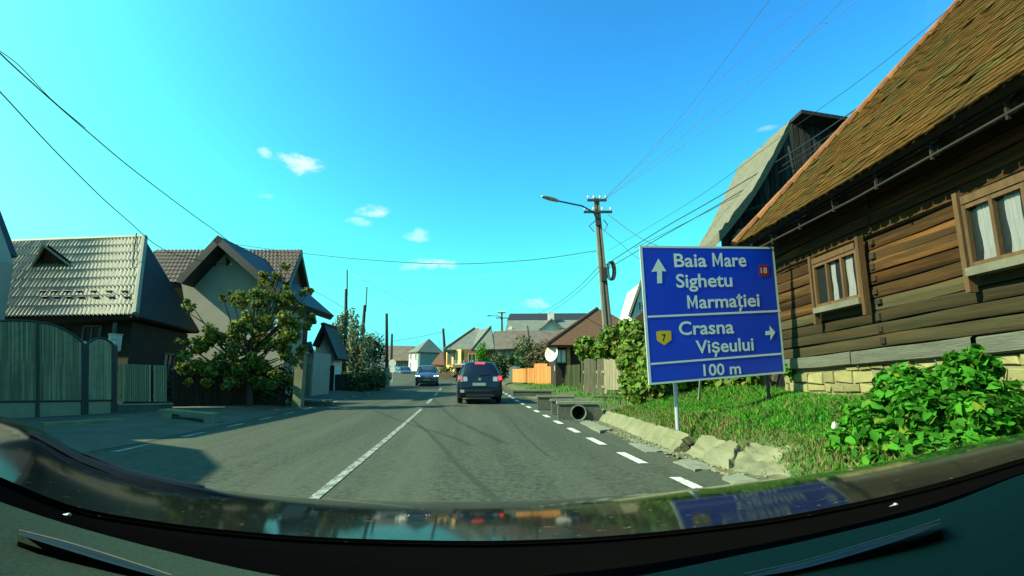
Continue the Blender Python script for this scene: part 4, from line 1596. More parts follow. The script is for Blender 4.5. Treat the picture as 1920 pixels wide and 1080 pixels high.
# ------------------------------------------------------------------ long roofs behind
rl = thing('rusty_roof_house', 'long low house with patchy grey and rusty roof behind the far lamp pole', 'house', at(990, 665, 50))
m = M()
c = [at(928, 655, 48), at(1060, 648, 48), at(1075, 619, 52), at(925, 621, 52)]
m.slab(c, .2)
m.slab([c[3], c[2], c[2] + HV * 4 - UP * 1.8, c[3] + HV * 4 - UP * 1.8], .2)
part('roof', m, 'roof_rust', rl, smooth=False)
m = M()
a = at(932, 650, 48.6); b = at(1056, 650, 48.6)
m.box(Vector((a.x, a.y, 1.0)), b - a - UP * (b - a).z, HV * 6, UP * (a.z - 1.0))
part('wall', m, 'teal_wall', rl, smooth=False)
wall_window(rl, at(960, 661, 48.55), RV, UP, .9, .7, -HV)
wall_window(rl, at(1000, 659, 48.55), RV, UP, .9, .7, -HV)
gb_ = thing('large_grey_roof_building', 'large building with grey roof, dark ridge band and curved dormer behind the rusty roof', 'building', at(1010, 640, 62))
m = M()
c = [at(946, 624, 60), at(1130, 624, 60), at(1122, 599, 63.5), at(952, 600, 63.5)]
m.slab(c, .25)
part('roof', m, 'roof_grey', gb_, smooth=False)
m = M()
c2 = [at(951, 600, 63.4), at(1122, 599.5, 63.4), at(1118, 587, 65.5), at(956, 588, 65.5)]
m.slab(c2, .3)
m.slab([c2[3], c2[2], c2[2] + HV * 7 - UP * 4, c2[3] + HV * 7 - UP * 4], .25)
part('ridge_band', m, 'roof_slate', gb_, smooth=False)
m = M()
a = at(952, 622, 60.8); b = at(1125, 622, 60.8)
m.box(Vector((a.x, a.y, 1.5)), b - a - UP * (b - a).z, HV * 9, UP * (a.z - 1.5))
m.prism([at(949, 622, 60.9), at(960, 622, 60.9), at(960, 612, 60.9), at(955, 612, 60.9)], HV * .1)
part('wall', m, 'white_wall', gb_, smooth=False)
m = M()
arc = [(1010, 619), (1020, 612), (1028, 604), (1034, 598), (1040, 606), (1048, 613), (1060, 617)]
m.grid([[at(x, y - 1.5, 59.4) for x, y in arc], [at(x, y - 1.5, 63.5) for x, y in arc]])
m.grid([[at(x, y - 1.5, 59.4) for x, y in arc], [at(x, y + .9, 59.4) for x, y in arc]])
part('dormer_roof', m, 'thatch', gb_)
m = M()
m.poly(*[at(x, y, 59.8) for x, y in [(1012, 620)] + arc[1:-1] + [(1060, 620)]])
part('dormer_gable', m, 'plaster', gb_, smooth=False)
m = M()
m.cbox(at(1033, 593, 62.8), RV * .7, HV * .6, UP * 1.0)
part('chimney', m, 'plaster', gb_, smooth=False)

# orange house
oh = thing('orange_house', 'orange two-storey house with grey hipped roof above the dark blue car', 'house', at(880, 700, 60))
zE = at(836, 656, 60).z
m = M()
La, Lb, Lc = -7.55, -2.0, .1
r0, r1 = at(889, 616, 64.5), at(897, 614.5, 64.5)
a, b, c, d = P(La, 59.5, zE), P(Lc - 2.2, 59.5, zE), P(Lc - 2.0, 70, zE), P(La - .6, 70, zE)
for f in ((a, b, r1, r0), (b, c, r1), (c, d, r0, r1), (d, a, r0)):
    m.slab(f, .2)
w0, w1, w2, w3 = at(884, 656, 57.8), at(927, 654, 57.8), at(920, 613, 61), at(912, 618, 64)
m.slab([w0, w1, w2], .2)
m.slab([w0, w2, w3, r1 - UP * .3], .2)
m.slab([w1, at(932, 651, 63), w2 + HV * 3, w2], .2)
part('roof', m, 'roof_grey', oh, smooth=False)
m = M()
for p, q in ((a, r0), (w0, w2)):
    m.tube([p + UP * .06, q + UP * .06], .13, 6)
part('hip_cap', m, 'thatch', oh)
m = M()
# walls: west face bright, south face's shade put into a brown colour
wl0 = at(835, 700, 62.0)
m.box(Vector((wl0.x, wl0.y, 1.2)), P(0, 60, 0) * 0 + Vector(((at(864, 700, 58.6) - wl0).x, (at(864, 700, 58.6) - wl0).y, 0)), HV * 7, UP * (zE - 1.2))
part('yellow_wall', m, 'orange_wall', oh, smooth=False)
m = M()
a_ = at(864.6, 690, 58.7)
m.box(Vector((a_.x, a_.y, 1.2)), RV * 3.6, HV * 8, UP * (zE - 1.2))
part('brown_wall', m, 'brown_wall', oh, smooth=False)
dr = (at(864, 700, 58.6) - wl0); dr.z = 0; dr.normalize()
on = Vector((dr.y, -dr.x, 0))
wall_window(oh, at(843, 672, 61.1), dr, UP, 1.0, 1.3, on, 'brown_wall')
wall_window(oh, at(855, 671, 59.7), dr, UP, 1.0, 1.5, on, 'brown_wall', 'glass')
wall_window(oh, at(885, 672, 58.68), RV, UP, .8, 1.0, -HV, 'orange_wall', 'glass')
m = M()
m.box(at(852, 684, 58.6), RV * 2.2, HV * 1.2, UP * .12)
for i in range(9):
    m.cbox(at(853 + i * 4.2, 680, 58.65), RV * .05, HV * .05, UP * .55)
part('balcony', m, 'white_wall', oh, smooth=False)
bo = thing('roadside_shelter', 'small dark brown roadside shelter immediately left of the dark blue car', 'shelter', at(858, 722, 47))
m = M()
m.slab([at(847, 688, 47.5), at(872, 686, 46), at(876, 684, 48), at(850, 686, 49.5)], .1)
part('roof', m, 'roof_brown', bo, smooth=False)
m = M()
m.box(at(854, 718, 48), RV * 1.0, HV * 1.2, UP * 1.45)
part('wall', m, 'dark_wood', bo, smooth=False)
m = M()
m.cbox(at(853.5, 709, 46.8), RV * .16, HV * .16, UP * 1.6)
part('post', m, 'frame_pale', bo, smooth=False)
lf = thing('board_fence', 'low brown board fence in front of the yellow wall', 'fence', at(838, 705, 55))
m = M()
for i in range(12):
    m.tone = rs.random()
    m.prism([at(823 + i * 2.5, 709, 55), at(825.3 + i * 2.5, 709, 55), at(825.3 + i * 2.5, 697, 55), at(823 + i * 2.5, 697, 55)], HV * .05)
part('boards', m, 'brown_wall', lf, smooth=False)

# white house, brown small house, low grey house, far centre
wh = thing('white_house', 'white two-storey house with grey hip roof at the far end of the street', 'house', at(795, 697, 88))
zE = at(765, 660, 86).z
e0, e1, e2, e3 = at(763, 661, 88), at(783, 659, 84.5), at(832, 658, 88.5), at(820, 658, 95)
r0, r1 = at(803, 636, 89), at(806, 636, 91)
for e in (e0, e1, e2, e3):
    e.z = zE
m = M()
for f in ((e0, e1, r0), (e1, e2, r1, r0), (e2, e3, r1), (e3, e0, r0, r1)):
    m.slab(f, .25)
part('roof', m, 'roof_grey', wh, smooth=False)
def quad_wall(mb, a, b, z0, z1, t):
    a, b = Vector(a), Vector(b)
    a.z = b.z = z0
    d = (b - a).normalized()
    mb.box(a, b - a, Vector((-d.y, d.x, 0)) * t, UP * (z1 - z0))
m = M()
quad_wall(m, at(766, 695, 87.9), at(783.5, 695, 85.0), 1.5, zE, .3)
part('white_wall', m, 'white_wall', wh, smooth=False)
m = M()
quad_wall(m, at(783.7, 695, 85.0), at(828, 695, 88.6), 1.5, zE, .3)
part('shade_toned_wall', m, 'teal_wall', wh, smooth=False)  # shade of this white wall is put into a darker teal
dr = (at(783.5, 695, 85.0) - at(766, 695, 87.9)); dr.z = 0; dr.normalize()
on = Vector((dr.y, -dr.x, 0))
for x, y, D in ((770, 668, 87.2), (779, 667.5, 85.7), (770, 685, 87.2)):
    wall_window(wh, at(x, y, D), dr, UP, .55, 1.0, on, 'white_wall')
bs = thing('brown_roof_house', 'small far house with brown roof between the white and orange houses', 'house', at(820, 700, 72))
m = M()
e = [at(808, 683, 72), at(834, 684, 70), at(836, 662, 74), at(826, 661, 74.5)]
m.slab(e, .2)
m.slab([e[3], e[2], e[2] + HV * 4 - UP * 2, e[3] + HV * 4 - UP * 2], .2)
part('roof', m, 'roof_brown', bs, smooth=False)
m = M()
quad_wall(m, at(811, 700, 72), at(834, 700, 70.6), 1.2, at(811, 682, 72).z, 4)
part('wall', m, 'brown_wall', bs, smooth=False)
lg = thing('grey_roof_house', 'long low house with plain grey roof left of the white house', 'house', at(750, 700, 92))
m = M()
e = [at(716, 676, 92), at(766, 676, 91), at(775, 649, 96), at(722, 648, 97)]
m.slab(e, .3)
m.slab([e[3], e[2], e[2] + HV * 5 - UP * 3, e[3] + HV * 5 - UP * 3], .2)
part('roof', m, 'roof_rust', lg, smooth=False)
m = M()
quad_wall(m, at(718, 700, 93), at(765, 700, 92.2), 1.6, at(718, 674, 93).z, 5)
part('wall', m, 'teal_wall', lg, smooth=False)
for x in (736, 751):
    wall_window(lg, at(x, 684, 92.4), RV, UP, .9, 1.0, -HV)

# ------------------------------------------------------------------ LEFT SIDE: house with snow guards
gh = thing('metal_tile_house', 'low house with pale metal tile hip roof and snow guards behind the arched gate', 'house', at(200, 780, 18.5))
c0, c1 = at(-40, 585, 17.6), at(253, 592, 16.9)
c1.z = c0.z = at(253, 592, 16.9).z
rp = at(271, 447, 19.6)
rq = at(30, 464, 20.3); rq.z = rp.z
c2 = at(377, 601, 22.3); c2.z = c1.z
dirx = (c0 - c1); dirx.z = 0; dirx.normalize()
c0 = c1 + dirx * 8.6
rq = rp + dirx * 7.2
pmat('metal_tile', (.25, .25, .19), (.19, .195, .15), 2, .62, .1, spec=.35, c3=(.18, .185, .15), s3=1.5, w3=(.5, .8))
pmat('metal_tile_brown', (.095, .058, .040), (.068, .044, .032), 2, .6, .1, spec=.35)
pmat('hip_shade', (.020, .022, .020), (.014, .016, .015), 2, .7, .2)  # shade on the hip slope put into a near-black tile colour
pmat('gate_steel', (.30, .28, .15), (.21, .205, .115), 4, .6, .1, tone=.15)
pmat('gate_sheet', (.26, .245, .14), (.20, .19, .115), 3, .65, .1)
pmat('picket_wood', (.30, .29, .15), (.22, .22, .12), 3, .8, .4, 12, (5, 5, .5), tone=.35)
pmat('beige_wall', (.30, .285, .225), (.25, .24, .19), 1.6, .92, .2)
pmat('pale_glass', (.10, .20, .22), (.06, .12, .13), 3, .2)
pmat('red_brown_wall', (.06, .024, .017), (.045, .02, .014), 2, .9, .2)
profile_roof([c0, c1, rp, rq], .15, 9, .10, .035, 'metal_tile', gh, th=.16, seg=7)
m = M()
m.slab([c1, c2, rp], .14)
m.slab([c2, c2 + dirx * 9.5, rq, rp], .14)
part('hip_side', m, 'hip_shade', gh, smooth=False)
m = M()
m.tube([c1 + UP * .05, rp + UP * .06], .10, 8)
part('hip_cap', m, 'metal_tile', gh)
m = M()
m.tube([rp + UP * .06, rq + UP * .06], .09, 8)
part('ridge_cap', m, 'metal_tile', gh)
nS = ((c1 - c0).cross(rp - c0)).normalized()
nS = nS if nS.z > 0 else -nS
uS = -dirx
vS = nS.cross(uS).normalized()
vS = vS if vS.z > 0 else -vS
for row, y in ((0, 551), (1, 562)):                      # two rows of snow guards
    for k in range(7):
        x = (85, 107, 130, 153, 180, 209, 238)[k] + row * 4
        c = onp(x, y, c1, nS) + nS * .06
        m = M()
        m.cbox(c + nS * .05, uS * .24, vS * .02, nS * .11)
        m.cbox(c, uS * .05, vS * .20, nS * .02)
        part('snow_guard', m, 'iron', gh, smooth=False)
# small pointed dormer
T_, Lc_, Rc_ = onp(96, 466, c1, nS), onp(66, 506, c1, nS), onp(132, 503, c1, nS)
Fp = onp(100, 505, c1, nS) + nS * .85 + vS * .35
m = M()
m.slab([T_ + nS * .05, Fp + nS * .05, Lc_ + nS * .10 - uS * .15], .06)
m.slab([T_ + nS * .05, Fp + nS * .05, Rc_ + nS * .10 + uS * .15], .06)
part('dormer_roof', m, 'metal_tile', gh, smooth=False)
m = M()
inw = vS * .22
m.poly(Lc_ + inw, Rc_ + inw, Fp + inw * .6 - nS * .08)
part('dormer', m, 'dark_wood', gh, smooth=False)
# antenna
m = M()
a = onp(247, 508, c1, nS)
b = a + UP * ((508 - 430) * 17.6 / 1000)
m.tube([a, b], .018, 5)
for t_, w_ in ((.97, .20), (.74, .34), (.66, .30), (.58, .22)):
    q = a.lerp(b, t_)
    m.tube([q - RV * w_ * .5 + HV * .1, q + RV * w_ * .5 - HV * .1], .010, 4)
part('antenna', m, 'iron', gh)
# walls under the eave
ins = (c2 - c1); ins.z = 0; ins.normalize()
w1 = c1 + dirx * .45 + ins * .7; w1.z = -.1
m = M()
zt = c1.z - .12
m.box(w1, dirx * 8.2, ins * 4.6, UP * (zt - w1.z))
part('wall', m, 'dark_wood', gh, smooth=False)
fo = Vector((dirx.y, -dirx.x, 0))
fo = fo if fo.dot(HV) < 0 else -fo
cw = onp(172, 634, w1, fo)
wall_window(gh, cw, -dirx, UP, .62, .8, fo, 'frame_pale', 'glass')
m = M()
ce = (w1 + ins * 2.3 + UP * 1.6) - dirx * .02
wall_window(gh, w1 + ins * 3.0 + UP * 1.75, ins, UP, .8, 1.0, -dirx, 'frame_pale', 'glass')

# ------------------------------------------------------------------ arched gate
gA, gB = at(0, 790, 13.3), at(218, 787, 15.4)
gd = gB - gA; gd.z = 0; gd.normalize()
gn_ = Vector((gd.y, -gd.x, 0))
gn_ = gn_ if gn_.dot(HV) < 0 else -gn_
def gp(px, py, out=0.0):
    return onp(px, py, gA, gn_) + gn_ * out
def leaf_gate(root, x0, x1, topf, ybot, yband, nb):
    """one gate leaf: frame, upright bars, sheet metal foot"""
    m = M()
    for i in range(nb):
        x = lerp(x0 + 1, x1 - 1, i / (nb - 1))
        a, b = gp(x, yband(x)), gp(x, topf(x))
        m.tone = random.random()
        m.box(a - gd * .032, gd * .064, gn_ * .02, b - a)
    o = part('bars', m, 'gate_steel', root, smooth=False)
    m = M()
    m.prism([gp(x0, ybot(x0)), gp(x1, ybot(x1)), gp(x1, yband(x1)), gp(x0, yband(x0))], -gn_ * .03)
    part('sheet', m, 'gate_sheet', root, smooth=False)
    m = M()
    n = 12
    top = [gp(lerp(x0, x1, i / n), topf(lerp(x0, x1, i / n)), .012) for i in range(n + 1)]
    m.tube(top, .03, 6)
    m.tube([gp(x0, yband(x0), .012), gp(x1, yband(x1), .012)], .028, 6)
    for x in (x0, x1):
        m.tube([gp(x, ybot(x), .01), gp(x, topf(x), .012)], .03, 6)
    part('frame', m, 'iron', root)
arch = lambda x: 601 + .0062 * max(0, x - 22) ** 2 * (.42 if x > 70 else .30) + (.0014 * (x - 70) ** 2 if x > 70 else 0)
yb = lambda x: 790 - .01 * x
ybd = lambda x: 753 - .012 * x
dg1 = thing('metal_gate', 'left leaf of the tall arched driveway gate with thin upright bars', 'gate', gp(0, 790))
leaf_gate(dg1, -75, 69, lambda x: 601 + .0035 * (x - 25) ** 2 * .35, yb, ybd, 44)
dg2 = thing('metal_gate', 'right leaf of the tall arched driveway gate, sloping down to the small gate', 'gate', gp(120, 788))
leaf_gate(dg2, 71, 155, lambda x: 605 + .0052 * (x - 70) ** 2, yb, ybd, 27)
dg3 = thing('metal_gate', 'narrow pedestrian gate with rounded top between two dark posts', 'gate', gp(190, 787))
leaf_gate(dg3, 163, 211, lambda x: 634 + .020 * (x - 187) ** 2, yb, ybd, 14)
for lab, x in (('dark square gate post between the driveway gate and the small gate', 159), ('dark square gate post right of the small gate', 215)):
    t = thing('gate_post', lab, 'post', gp(x, 789), 'gate posts')
    m = M()
    a, b = gp(x, 790), gp(x, 648)
    m.box(a - gd * .07 - gn_ * .12 - UP * .2, gd * .14, gn_ * .14, b - a + UP * .2)
    part('post', m, 'iron', t, smooth=False)
    m = M(); m.ball(b + UP * .06 - gn_ * .05, .06, .06, .065)
    part('ball_cap', m, 'steel', t)
m = M()
c = gp(230, 642, -.5)
m.cbox(c, gd * .28, gn_ * .18, UP * .46)
m.cbox(c + gn_ * .10 + UP * .1, gd * .20, gn_ * .02, UP * .02)
m.cbox(c + UP * .25, gd * .31, gn_ * .21, UP * .03)
mbx = thing('letter_box', 'pale metal letter box on a dark post behind the picket panels', 'letter box', c)
part('box', m, 'steel', mbx, smooth=False)
m = M(); m.tube([c - UP * 1.9 - gn_ * .12, c + UP * .6 - gn_ * .12], .05, 6)
part('post', m, 'iron', mbx)
for lab, x0, x1 in (('wider panel of pale wooden pickets right of the small gate', 222, 283), ('narrower panel of pale wooden pickets nearest the bench', 288, 313)):
    t = thing('picket_fence', lab, 'fence', gp((x0 + x1) / 2, 780), 'picket panels')
    m = M()
    n = int((x1 - x0) / 3.9)
    for i in range(n):
        m.tone = random.random()
        x = lerp(x0, x1, i / n)
        w_ = (x1 - x0) / n * .72
        m.prism([gp(x, 753, .02), gp(x + w_, 753, .02), gp(x + w_, 682 + (x - 222) * .04, .02), gp(x, 682 + (x - 222) * .04, .02)], -gn_ * .02)
    part('pickets', m, 'picket_wood', t, smooth=False)
    for y in (693, 744):
        m = M()
        m.box(gp(x0, y, -.005), gp(x1, y, -.005) - gp(x0, y, -.005), -gn_ * .05, UP * .05)
        part('rail', m, 'iron', t, smooth=False)
m = M()
a, b = gp(218, 788, -.02), gp(322, 784, -.02)
m.box(a - UP * .2, b - a, -gn_ * .25, UP * .60)
m2 = M()
m2.box(a + UP * .401 + gn_ * .03, b - a, -gn_ * .31, UP * .05)
lw = thing('low_wall', 'low dark wall with light coping under the picket panels', 'wall', a)
part('wall', m, 'concrete_dark', lw, smooth=False)
part('coping', m2, 'concrete_grey', lw, smooth=False)
for i, (x, y) in enumerate(((125, 793), (192, 789))):
    m = M()
    c = atz(x, y, ground_z(-11, 13) + .05)
    m.box(c - gd * .42 - gn_ * .1 - UP * .06, gd * .8, gn_ * .26, UP * .09)
    solo('step_slab', m, 'concrete', ['light stone slab at the foot of the driveway gate', 'light stone slab at the foot of the small gate'][i], 'slab', c, 'slabs before the gates', smooth=False)
# bench
bb = atz(350, 797, .06)
bt = thing('bench', 'low pale stone bench on two blocks beside the picket panels', 'bench', bb)
Dq = (bb - EYE).dot(HV)
m = M()
a, b = at(297, 769, Dq + .2), at(397, 778, Dq - .15)
dd = b - a
m.box(a - UP * .06, dd, HV * .42, UP * .08)
part('seat', m, 'concrete', bt, smooth=False)
for t_ in (.08, .86):
    m = M()
    q = a + dd * t_
    m.box(Vector((q.x, q.y, -.1)), dd.normalized() * .28, HV * .34, UP * (q.z - .062 + .1))
    part('leg', m, 'concrete_grey', bt, smooth=False)

# ------------------------------------------------------------------ gabled house behind the apple tree
h2 = thing('gabled_house', 'beige house with wide front gable and red-brown tile roof behind the fruit tree', 'house', at(450, 745, 25))
Dg = 23.0
m = M()
m.prism([at(352, 742, Dg), at(532, 742, Dg), at(532, 566, Dg), at(530, 548, Dg), at(410, 455, Dg), at(340, 530, Dg), at(345, 560, Dg)], HV * .3)
part('front_wall', m, 'beige_wall', h2, smooth=False)
m = M()
wa = at(352, 742, Dg + .32); wb = at(532, 742, Dg + .32)
m.box(wa, wb - wa, HV * 1.6, UP * (at(352, 560, Dg).z - wa.z))
part('wall', m, 'beige_wall', h2, smooth=False)
pk_ = at(408, 441, Dg - .9)
lo, ro = at(330, 524, Dg - .9), at(546, 562, Dg - .9)
back = HV * 5.5
m = M()
m.slab([lo, pk_, pk_ + back, lo + back], .30)
m.slab([pk_, ro, ro + back, pk_ + back], .30)
part('gable_roof', m, 'roof_slate', h2, smooth=False)
# main roof, ridge across
mr0, mr1 = at(290, 477, 28.0), at(566, 469, 28.0)
mr0.z = mr1.z
me0, me1 = at(285, 545, 24.2), at(541, 531, 24.2)
me0.z = me1.z
profile_roof([me0, me1, mr1, mr0], .20, 9, .06, .04, 'metal_tile_brown', h2, th=.2, seg=6)
m = M()
bk1 = at(604, 606, 35.5)
m.slab([mr0, mr1, mr1 + HV * 2.9 - UP * 3.6, mr0 + HV * 2.9 - UP * 3.6], .2)
part('back_roof', m, 'metal_tile_brown', h2, smooth=False)
m = M()
ge0 = me1 - RV * .35; gr = mr1 - RV * .35; gb2 = mr1 + HV * 2.5 - UP * 3.4 - RV * .35
zb_ = at(545, 740, 25).z
m.prism([Vector((ge0.x, ge0.y, zb_)) + HV * .6, ge0 + HV * .6 + UP * .1, gr - UP * .25, gb2 - UP * .2, Vector((gb2.x, gb2.y, zb_))], -RV * .25)
part('side_wall', m, 'red_brown_wall', h2, smooth=False)
m = M()
m.slab([me1 + RV * .02 - UP * .02, mr1 + RV * .02 + UP * .03, mr1 - RV * .25 + UP * .03, me1 - RV * .25 - UP * .02], .26)
part('verge_board', m, 'roof_slate', h2, smooth=False)
for pts in ([(392, 498), (405, 498), (405, 483)], [(424, 498), (438, 498), (424, 481)]):
    m = M()
    m.prism([at(x, y, Dg - .03) for x, y in pts], HV * .05)
    part('gable_vent', m, 'glass', h2, smooth=False)
wall_window(h2, at(509, 584, Dg), RV, UP, .62, 1.25, -HV, 'white_wall', 'pale_glass', 1)
# ------------------------------------------------------------------ fruit tree and dark hedge in front of the gabled house
ft = thing('fruit_tree', 'fruit tree with sunlit yellow-green crown in front of the gabled house', 'tree', at(470, 765, 18.5))
cl = []
for i, (x, y, D, rr) in enumerate([(478, 575, 18.2, .72), (505, 525, 18.5, .45), (540, 565, 18.4, .60), (448, 610, 17.8, .62), (520, 622, 18.2, .80), (395, 640, 17.6, .55), (365, 640, 17.6, .55),
                                   (465, 660, 18.0, .75), (545, 650, 18.6, .62), (352, 575, 17.8, .26), (430, 555, 18.2, .34), (566, 600, 18.8, .42), (575, 545, 19, .26), (420, 700, 17.6, .7), (500, 700, 18.4, .6), (350, 690, 17.3, .6), (535, 500, 18.4, .2)]):
    cl += rand_clumps(at(x, y, D), (rr, rr, rr * .95), 9, .36, 100 + i)
foliage('crown', cl, 12000, .125, 'tree_leaf', ft, .6, .02, .3)
m = M()
b0 = at(470, 770, 18.5); b0.z = -.1
branches(m, b0, at(468, 640, 18.3), .11, [c[0] for c in cl[::4]], 8)
part('trunk', m, 'bark', ft)
dh = thing('hedge', 'dark shaded hedge below the fruit tree', 'hedge', at(400, 770, 19))
cl = []
for i, x in enumerate(range(335, 540, 18)):
    cl += rand_clumps(at(x, 722, 19.6), (.55, .5, .75), 3, .65, 140 + i)
foliage('foliage', cl, 3600, .17, 'shrub_leaf', dh, .6, .4)
bf = thing('board_fence', 'dark shaded board fence under the fruit tree', 'fence', at(430, 765, 18.9))
m = M()
for i in range(38):
    m.tone = random.random()
    x0 = 322 + i * 5.6
    D = 18.2 + i * .035
    m.prism([at(x0, 770, D), at(x0 + 5, 770, D), at(x0 + 5, 690 + 1.2 * math.sin(i), D), at(x0, 690 + 1.2 * math.sin(i), D)], HV * .03)
part('boards', m, 'dark_wood', bf, smooth=False)
gp_ = thing('gate_pillar', 'pale mottled masonry gate pillar right of the dark board fence', 'pillar', at(558, 752, 19.2))
m = M()
a = at(548, 752, 19.2)
m.box(Vector((a.x, a.y, -.1)), RV * .30, HV * .32, UP * 2.2)
part('shaft', m, 'concrete', gp_, smooth=False)
m = M()
m.box(Vector((a.x, a.y, 2.102)) - RV * .05 - HV * .05, RV * .40, HV * .42, UP * .08)
part('cap', m, 'concrete_grey', gp_, smooth=False)

pt_ = thing('porch', 'small pale garden porch with dark door beside the gabled house', 'porch', at(565, 750, 25))
m = M()
D = 25.5
a, b = at(536, 752, D), at(583, 752, D)
m.box(a, b - a, HV * 2.4, UP * (at(540, 660, D).z - a.z))
part('wall', m, 'beige_wall', pt_, smooth=False)
m = M()
m.slab([at(530, 664, D - .5), at(588, 656, D - .5), at(584, 640, D + 2.6), at(534, 648, D + 2.6)], .12)
part('roof', m, 'roof_slate', pt_, smooth=False)
m = M()
a, b = at(558, 750, D - .03), at(580, 750, D - .03)
m.box(a, b - a, -HV * .05, UP * (at(560, 682, D).z - a.z))
part('door', m, 'weathered', pt_, smooth=False)
m = M()
a = at(540, 748, D - .02)
for k in range(5):
    m.box(a + UP * (.15 + .28 * k), RV * .42, -HV * .03, UP * .2)
part('shutter', m, 'frame_pale', pt_, smooth=False)

sh2 = thing('small_house', 'small dark-roofed house with pale gable right of the gabled house', 'house', at(615, 745, 31))
D = 31
m = M()
m.prism([at(590, 742, D), at(624, 742, D), at(626, 660, D), at(606, 617, D), at(592, 640, D)], HV * 1.5)
part('wall', m, 'plaster', sh2, smooth=False)
m = M()
pk2 = at(606, 604, D - .7)
m.slab([at(585, 648, D - .7), pk2, pk2 + HV * 2.2, at(585, 648, D - .7) + HV * 2.2], .18)
m.slab([pk2, at(634, 672, D - .7), at(634, 672, D - .7) + HV * 2.2, pk2 + HV * 2.2], .18)
part('roof', m, 'roof_slate', sh2, smooth=False)
m = M()
m.box(at(598, 742, D - .02), RV * .8, -HV * .04, UP * 1.7)
part('door', m, 'dark_wood', sh2, smooth=False)

# upright pale bush, brown hedge, far-left fence
t = thing('willow_tree', 'pale upright feathery tree around the tall dark pole on the left', 'tree', at(655, 742, 35))
cl = []
rs = random.Random(77)
for i in range(40):
    x, y0 = rs.uniform(618, 700), rs.uniform(640, 715)
    h_ = rs.uniform(.7, 1.25) * (1.15 if x < 660 else .8)
    c = at(x, y0, rs.uniform(34, 37))
    cl.append((c, (.34, .34, h_)))
for x, y in ((624, 612), (632, 600), (641, 590), (650, 585), (660, 588), (668, 598), (678, 615), (616, 630), (690, 630)):
    cl.append((at(x, y + 18, 35 + rs.uniform(-1, 1)), (.22, .22, .95)))
c_, n_ = clump_points(cl, 11000, .2, .1)
n_[:, 2] *= .25
o = bpy.data.objects.new('crown', leaf_mesh('crown', c_, n_, .26, wbase(t), 'willow_leaf', .32))
link(o, t)
m = M()
b0 = at(655, 742, 35)
branches(m, b0, at(652, 650, 35), .10, [c[0] for c in cl[::4]], 9)
part('trunk', m, 'bark', t)
bush('shrub', 'brownish rounded shrub between the pale upright tree and the stout pole', 'shrub', at(700, 680, 38), (1.25, 1.1, 1.75), 12, 2400, .2, 'brown_leaf', 31)
bush('shrub', 'dark low shrub in the shade at the foot of the pale upright tree', 'shrub', at(662, 715, 33), (1.9, 1.0, .9), 10, 1600, .2, 'shrub_leaf', 32)
df = thing('board_fence', 'dark shaded fence running along the left roadside to the stout pole', 'fence', at(680, 742, 33))
m = M()
for i in range(40):
    m.tone = random.random()
    x0 = 628 + i * 2.35
    D = 31 + i * .15
    m.prism([at(x0, 745 - i * .35, D), at(x0 + 2.1, 745 - i * .35, D), at(x0 + 2.1, 702 - i * .02, D), at(x0, 702 - i * .02, D)], HV * .04)
part('boards', m, 'dark_wood', df, smooth=False)
for i, (lab, x0, x1, y, D) in enumerate([('low grey culvert wall on the left roadside below the porch', 560, 619, 748, 20.5)]):
    r = thing('culvert_headwall', lab, 'headwall', at(590, 768, D), 'culvert headwalls along the left road edge')
    m = M()
    a, b = at(x0, y + 1.5, D), at(x1, y, D - .3)
    m.box(Vector((a.x, a.y, -.1)), Vector((b.x - a.x, b.y - a.y, 0)), HV * .3, UP * (a.z - .07 + .1))
    part('wall', m, 'concrete_dark', r, smooth=False)
    m = M()
    m.box(Vector((a.x, a.y, a.z - .069)) - HV * .03, Vector((b.x - a.x, b.y - a.y, 0)), HV * .36, UP * .07)
    part('coping', m, 'concrete_grey', r, smooth=False)

# near house at the left edge: only its roof corner shows, its shade falls over the road
nh = thing('near_house', 'dark house at the left picture edge, only a steep roof corner showing above the gate', 'house', P(-15.5, 14, 0))
Dn = 15.2
m = M()
v0, v1 = at(33, 481, Dn), at(-45, 275, Dn)
m.slab([v0, v1, v1 - HV * 8, v0 - HV * 8], .22)
m.slab([v1, v1 - RV * 3.2 - UP * 5.5, v1 - RV * 3.2 - UP * 5.5 - HV * 8, v1 - HV * 8], .22)
part('roof', m, 'roof_slate', nh, smooth=False)
m = M()
q = at(26, 495, Dn - .3)
m.prism([Vector((q.x, q.y, -.1)), q, at(-45, 300, Dn - .3), at(-45, 300, Dn - .3) - RV * 3, Vector((q.x, q.y, -.1)) - RV * 4.2], -HV * 7)
part('wall', m, 'beige_wall', nh, smooth=False)
# unseen wing, its outline shaped to throw the shadow on yard and road
m = M()
prof = [(10.9, 0), (10.9, 3.7), (7.4, 6.45), (5.4, 7.25), (3.0, 7.6), (0, 5.0), (0, 0)]
m.prism([Vector((-12.4, y, z)) for y, z in prof], (-5, 0, 0))
part('shadow_wing', m, 'beige_wall', nh, smooth=False)

# ------------------------------------------------------------------ cars
pmat('navy_paint', (.008, .011, .024), None, 2, .3, coat=.35, metal=.2)
pmat('grey_paint', (.055, .068, .072), None, 2, .28, coat=.7, metal=.3)
pmat('silver_paint', (.35, .37, .37), None, 2, .3, coat=.6, metal=.4)
pmat('white_paint', (.7, .7, .68), None, 2, .3, coat=.6)
pmat('car_glass', (.010, .016, .018), None, 2, .05, spec=.8, coat=.4)
pmat('tyre', (.016, .016, .016), None, 5, .9)
pmat('alloy', (.30, .31, .30), None, 5, .35, metal=.7)
pmat('plastic', (.02, .021, .022), None, 5, .6)
pmat('tail_lit', (.5, .01, .02), None, 2, .3, emit=(1.0, .02, .04), estr=3.2)
pmat('tail_lens', (.42, .10, .10), None, 2, .12, spec=.8, coat=1)  # pinkish lens colour holds the sun glare
pmat('clear_lens', (.35, .38, .36), None, 2, .08, spec=.8, coat=1)
pmat('head_lit', (.9, .9, .85), None, 2, .2, emit=(1.0, .97, .85), estr=16)
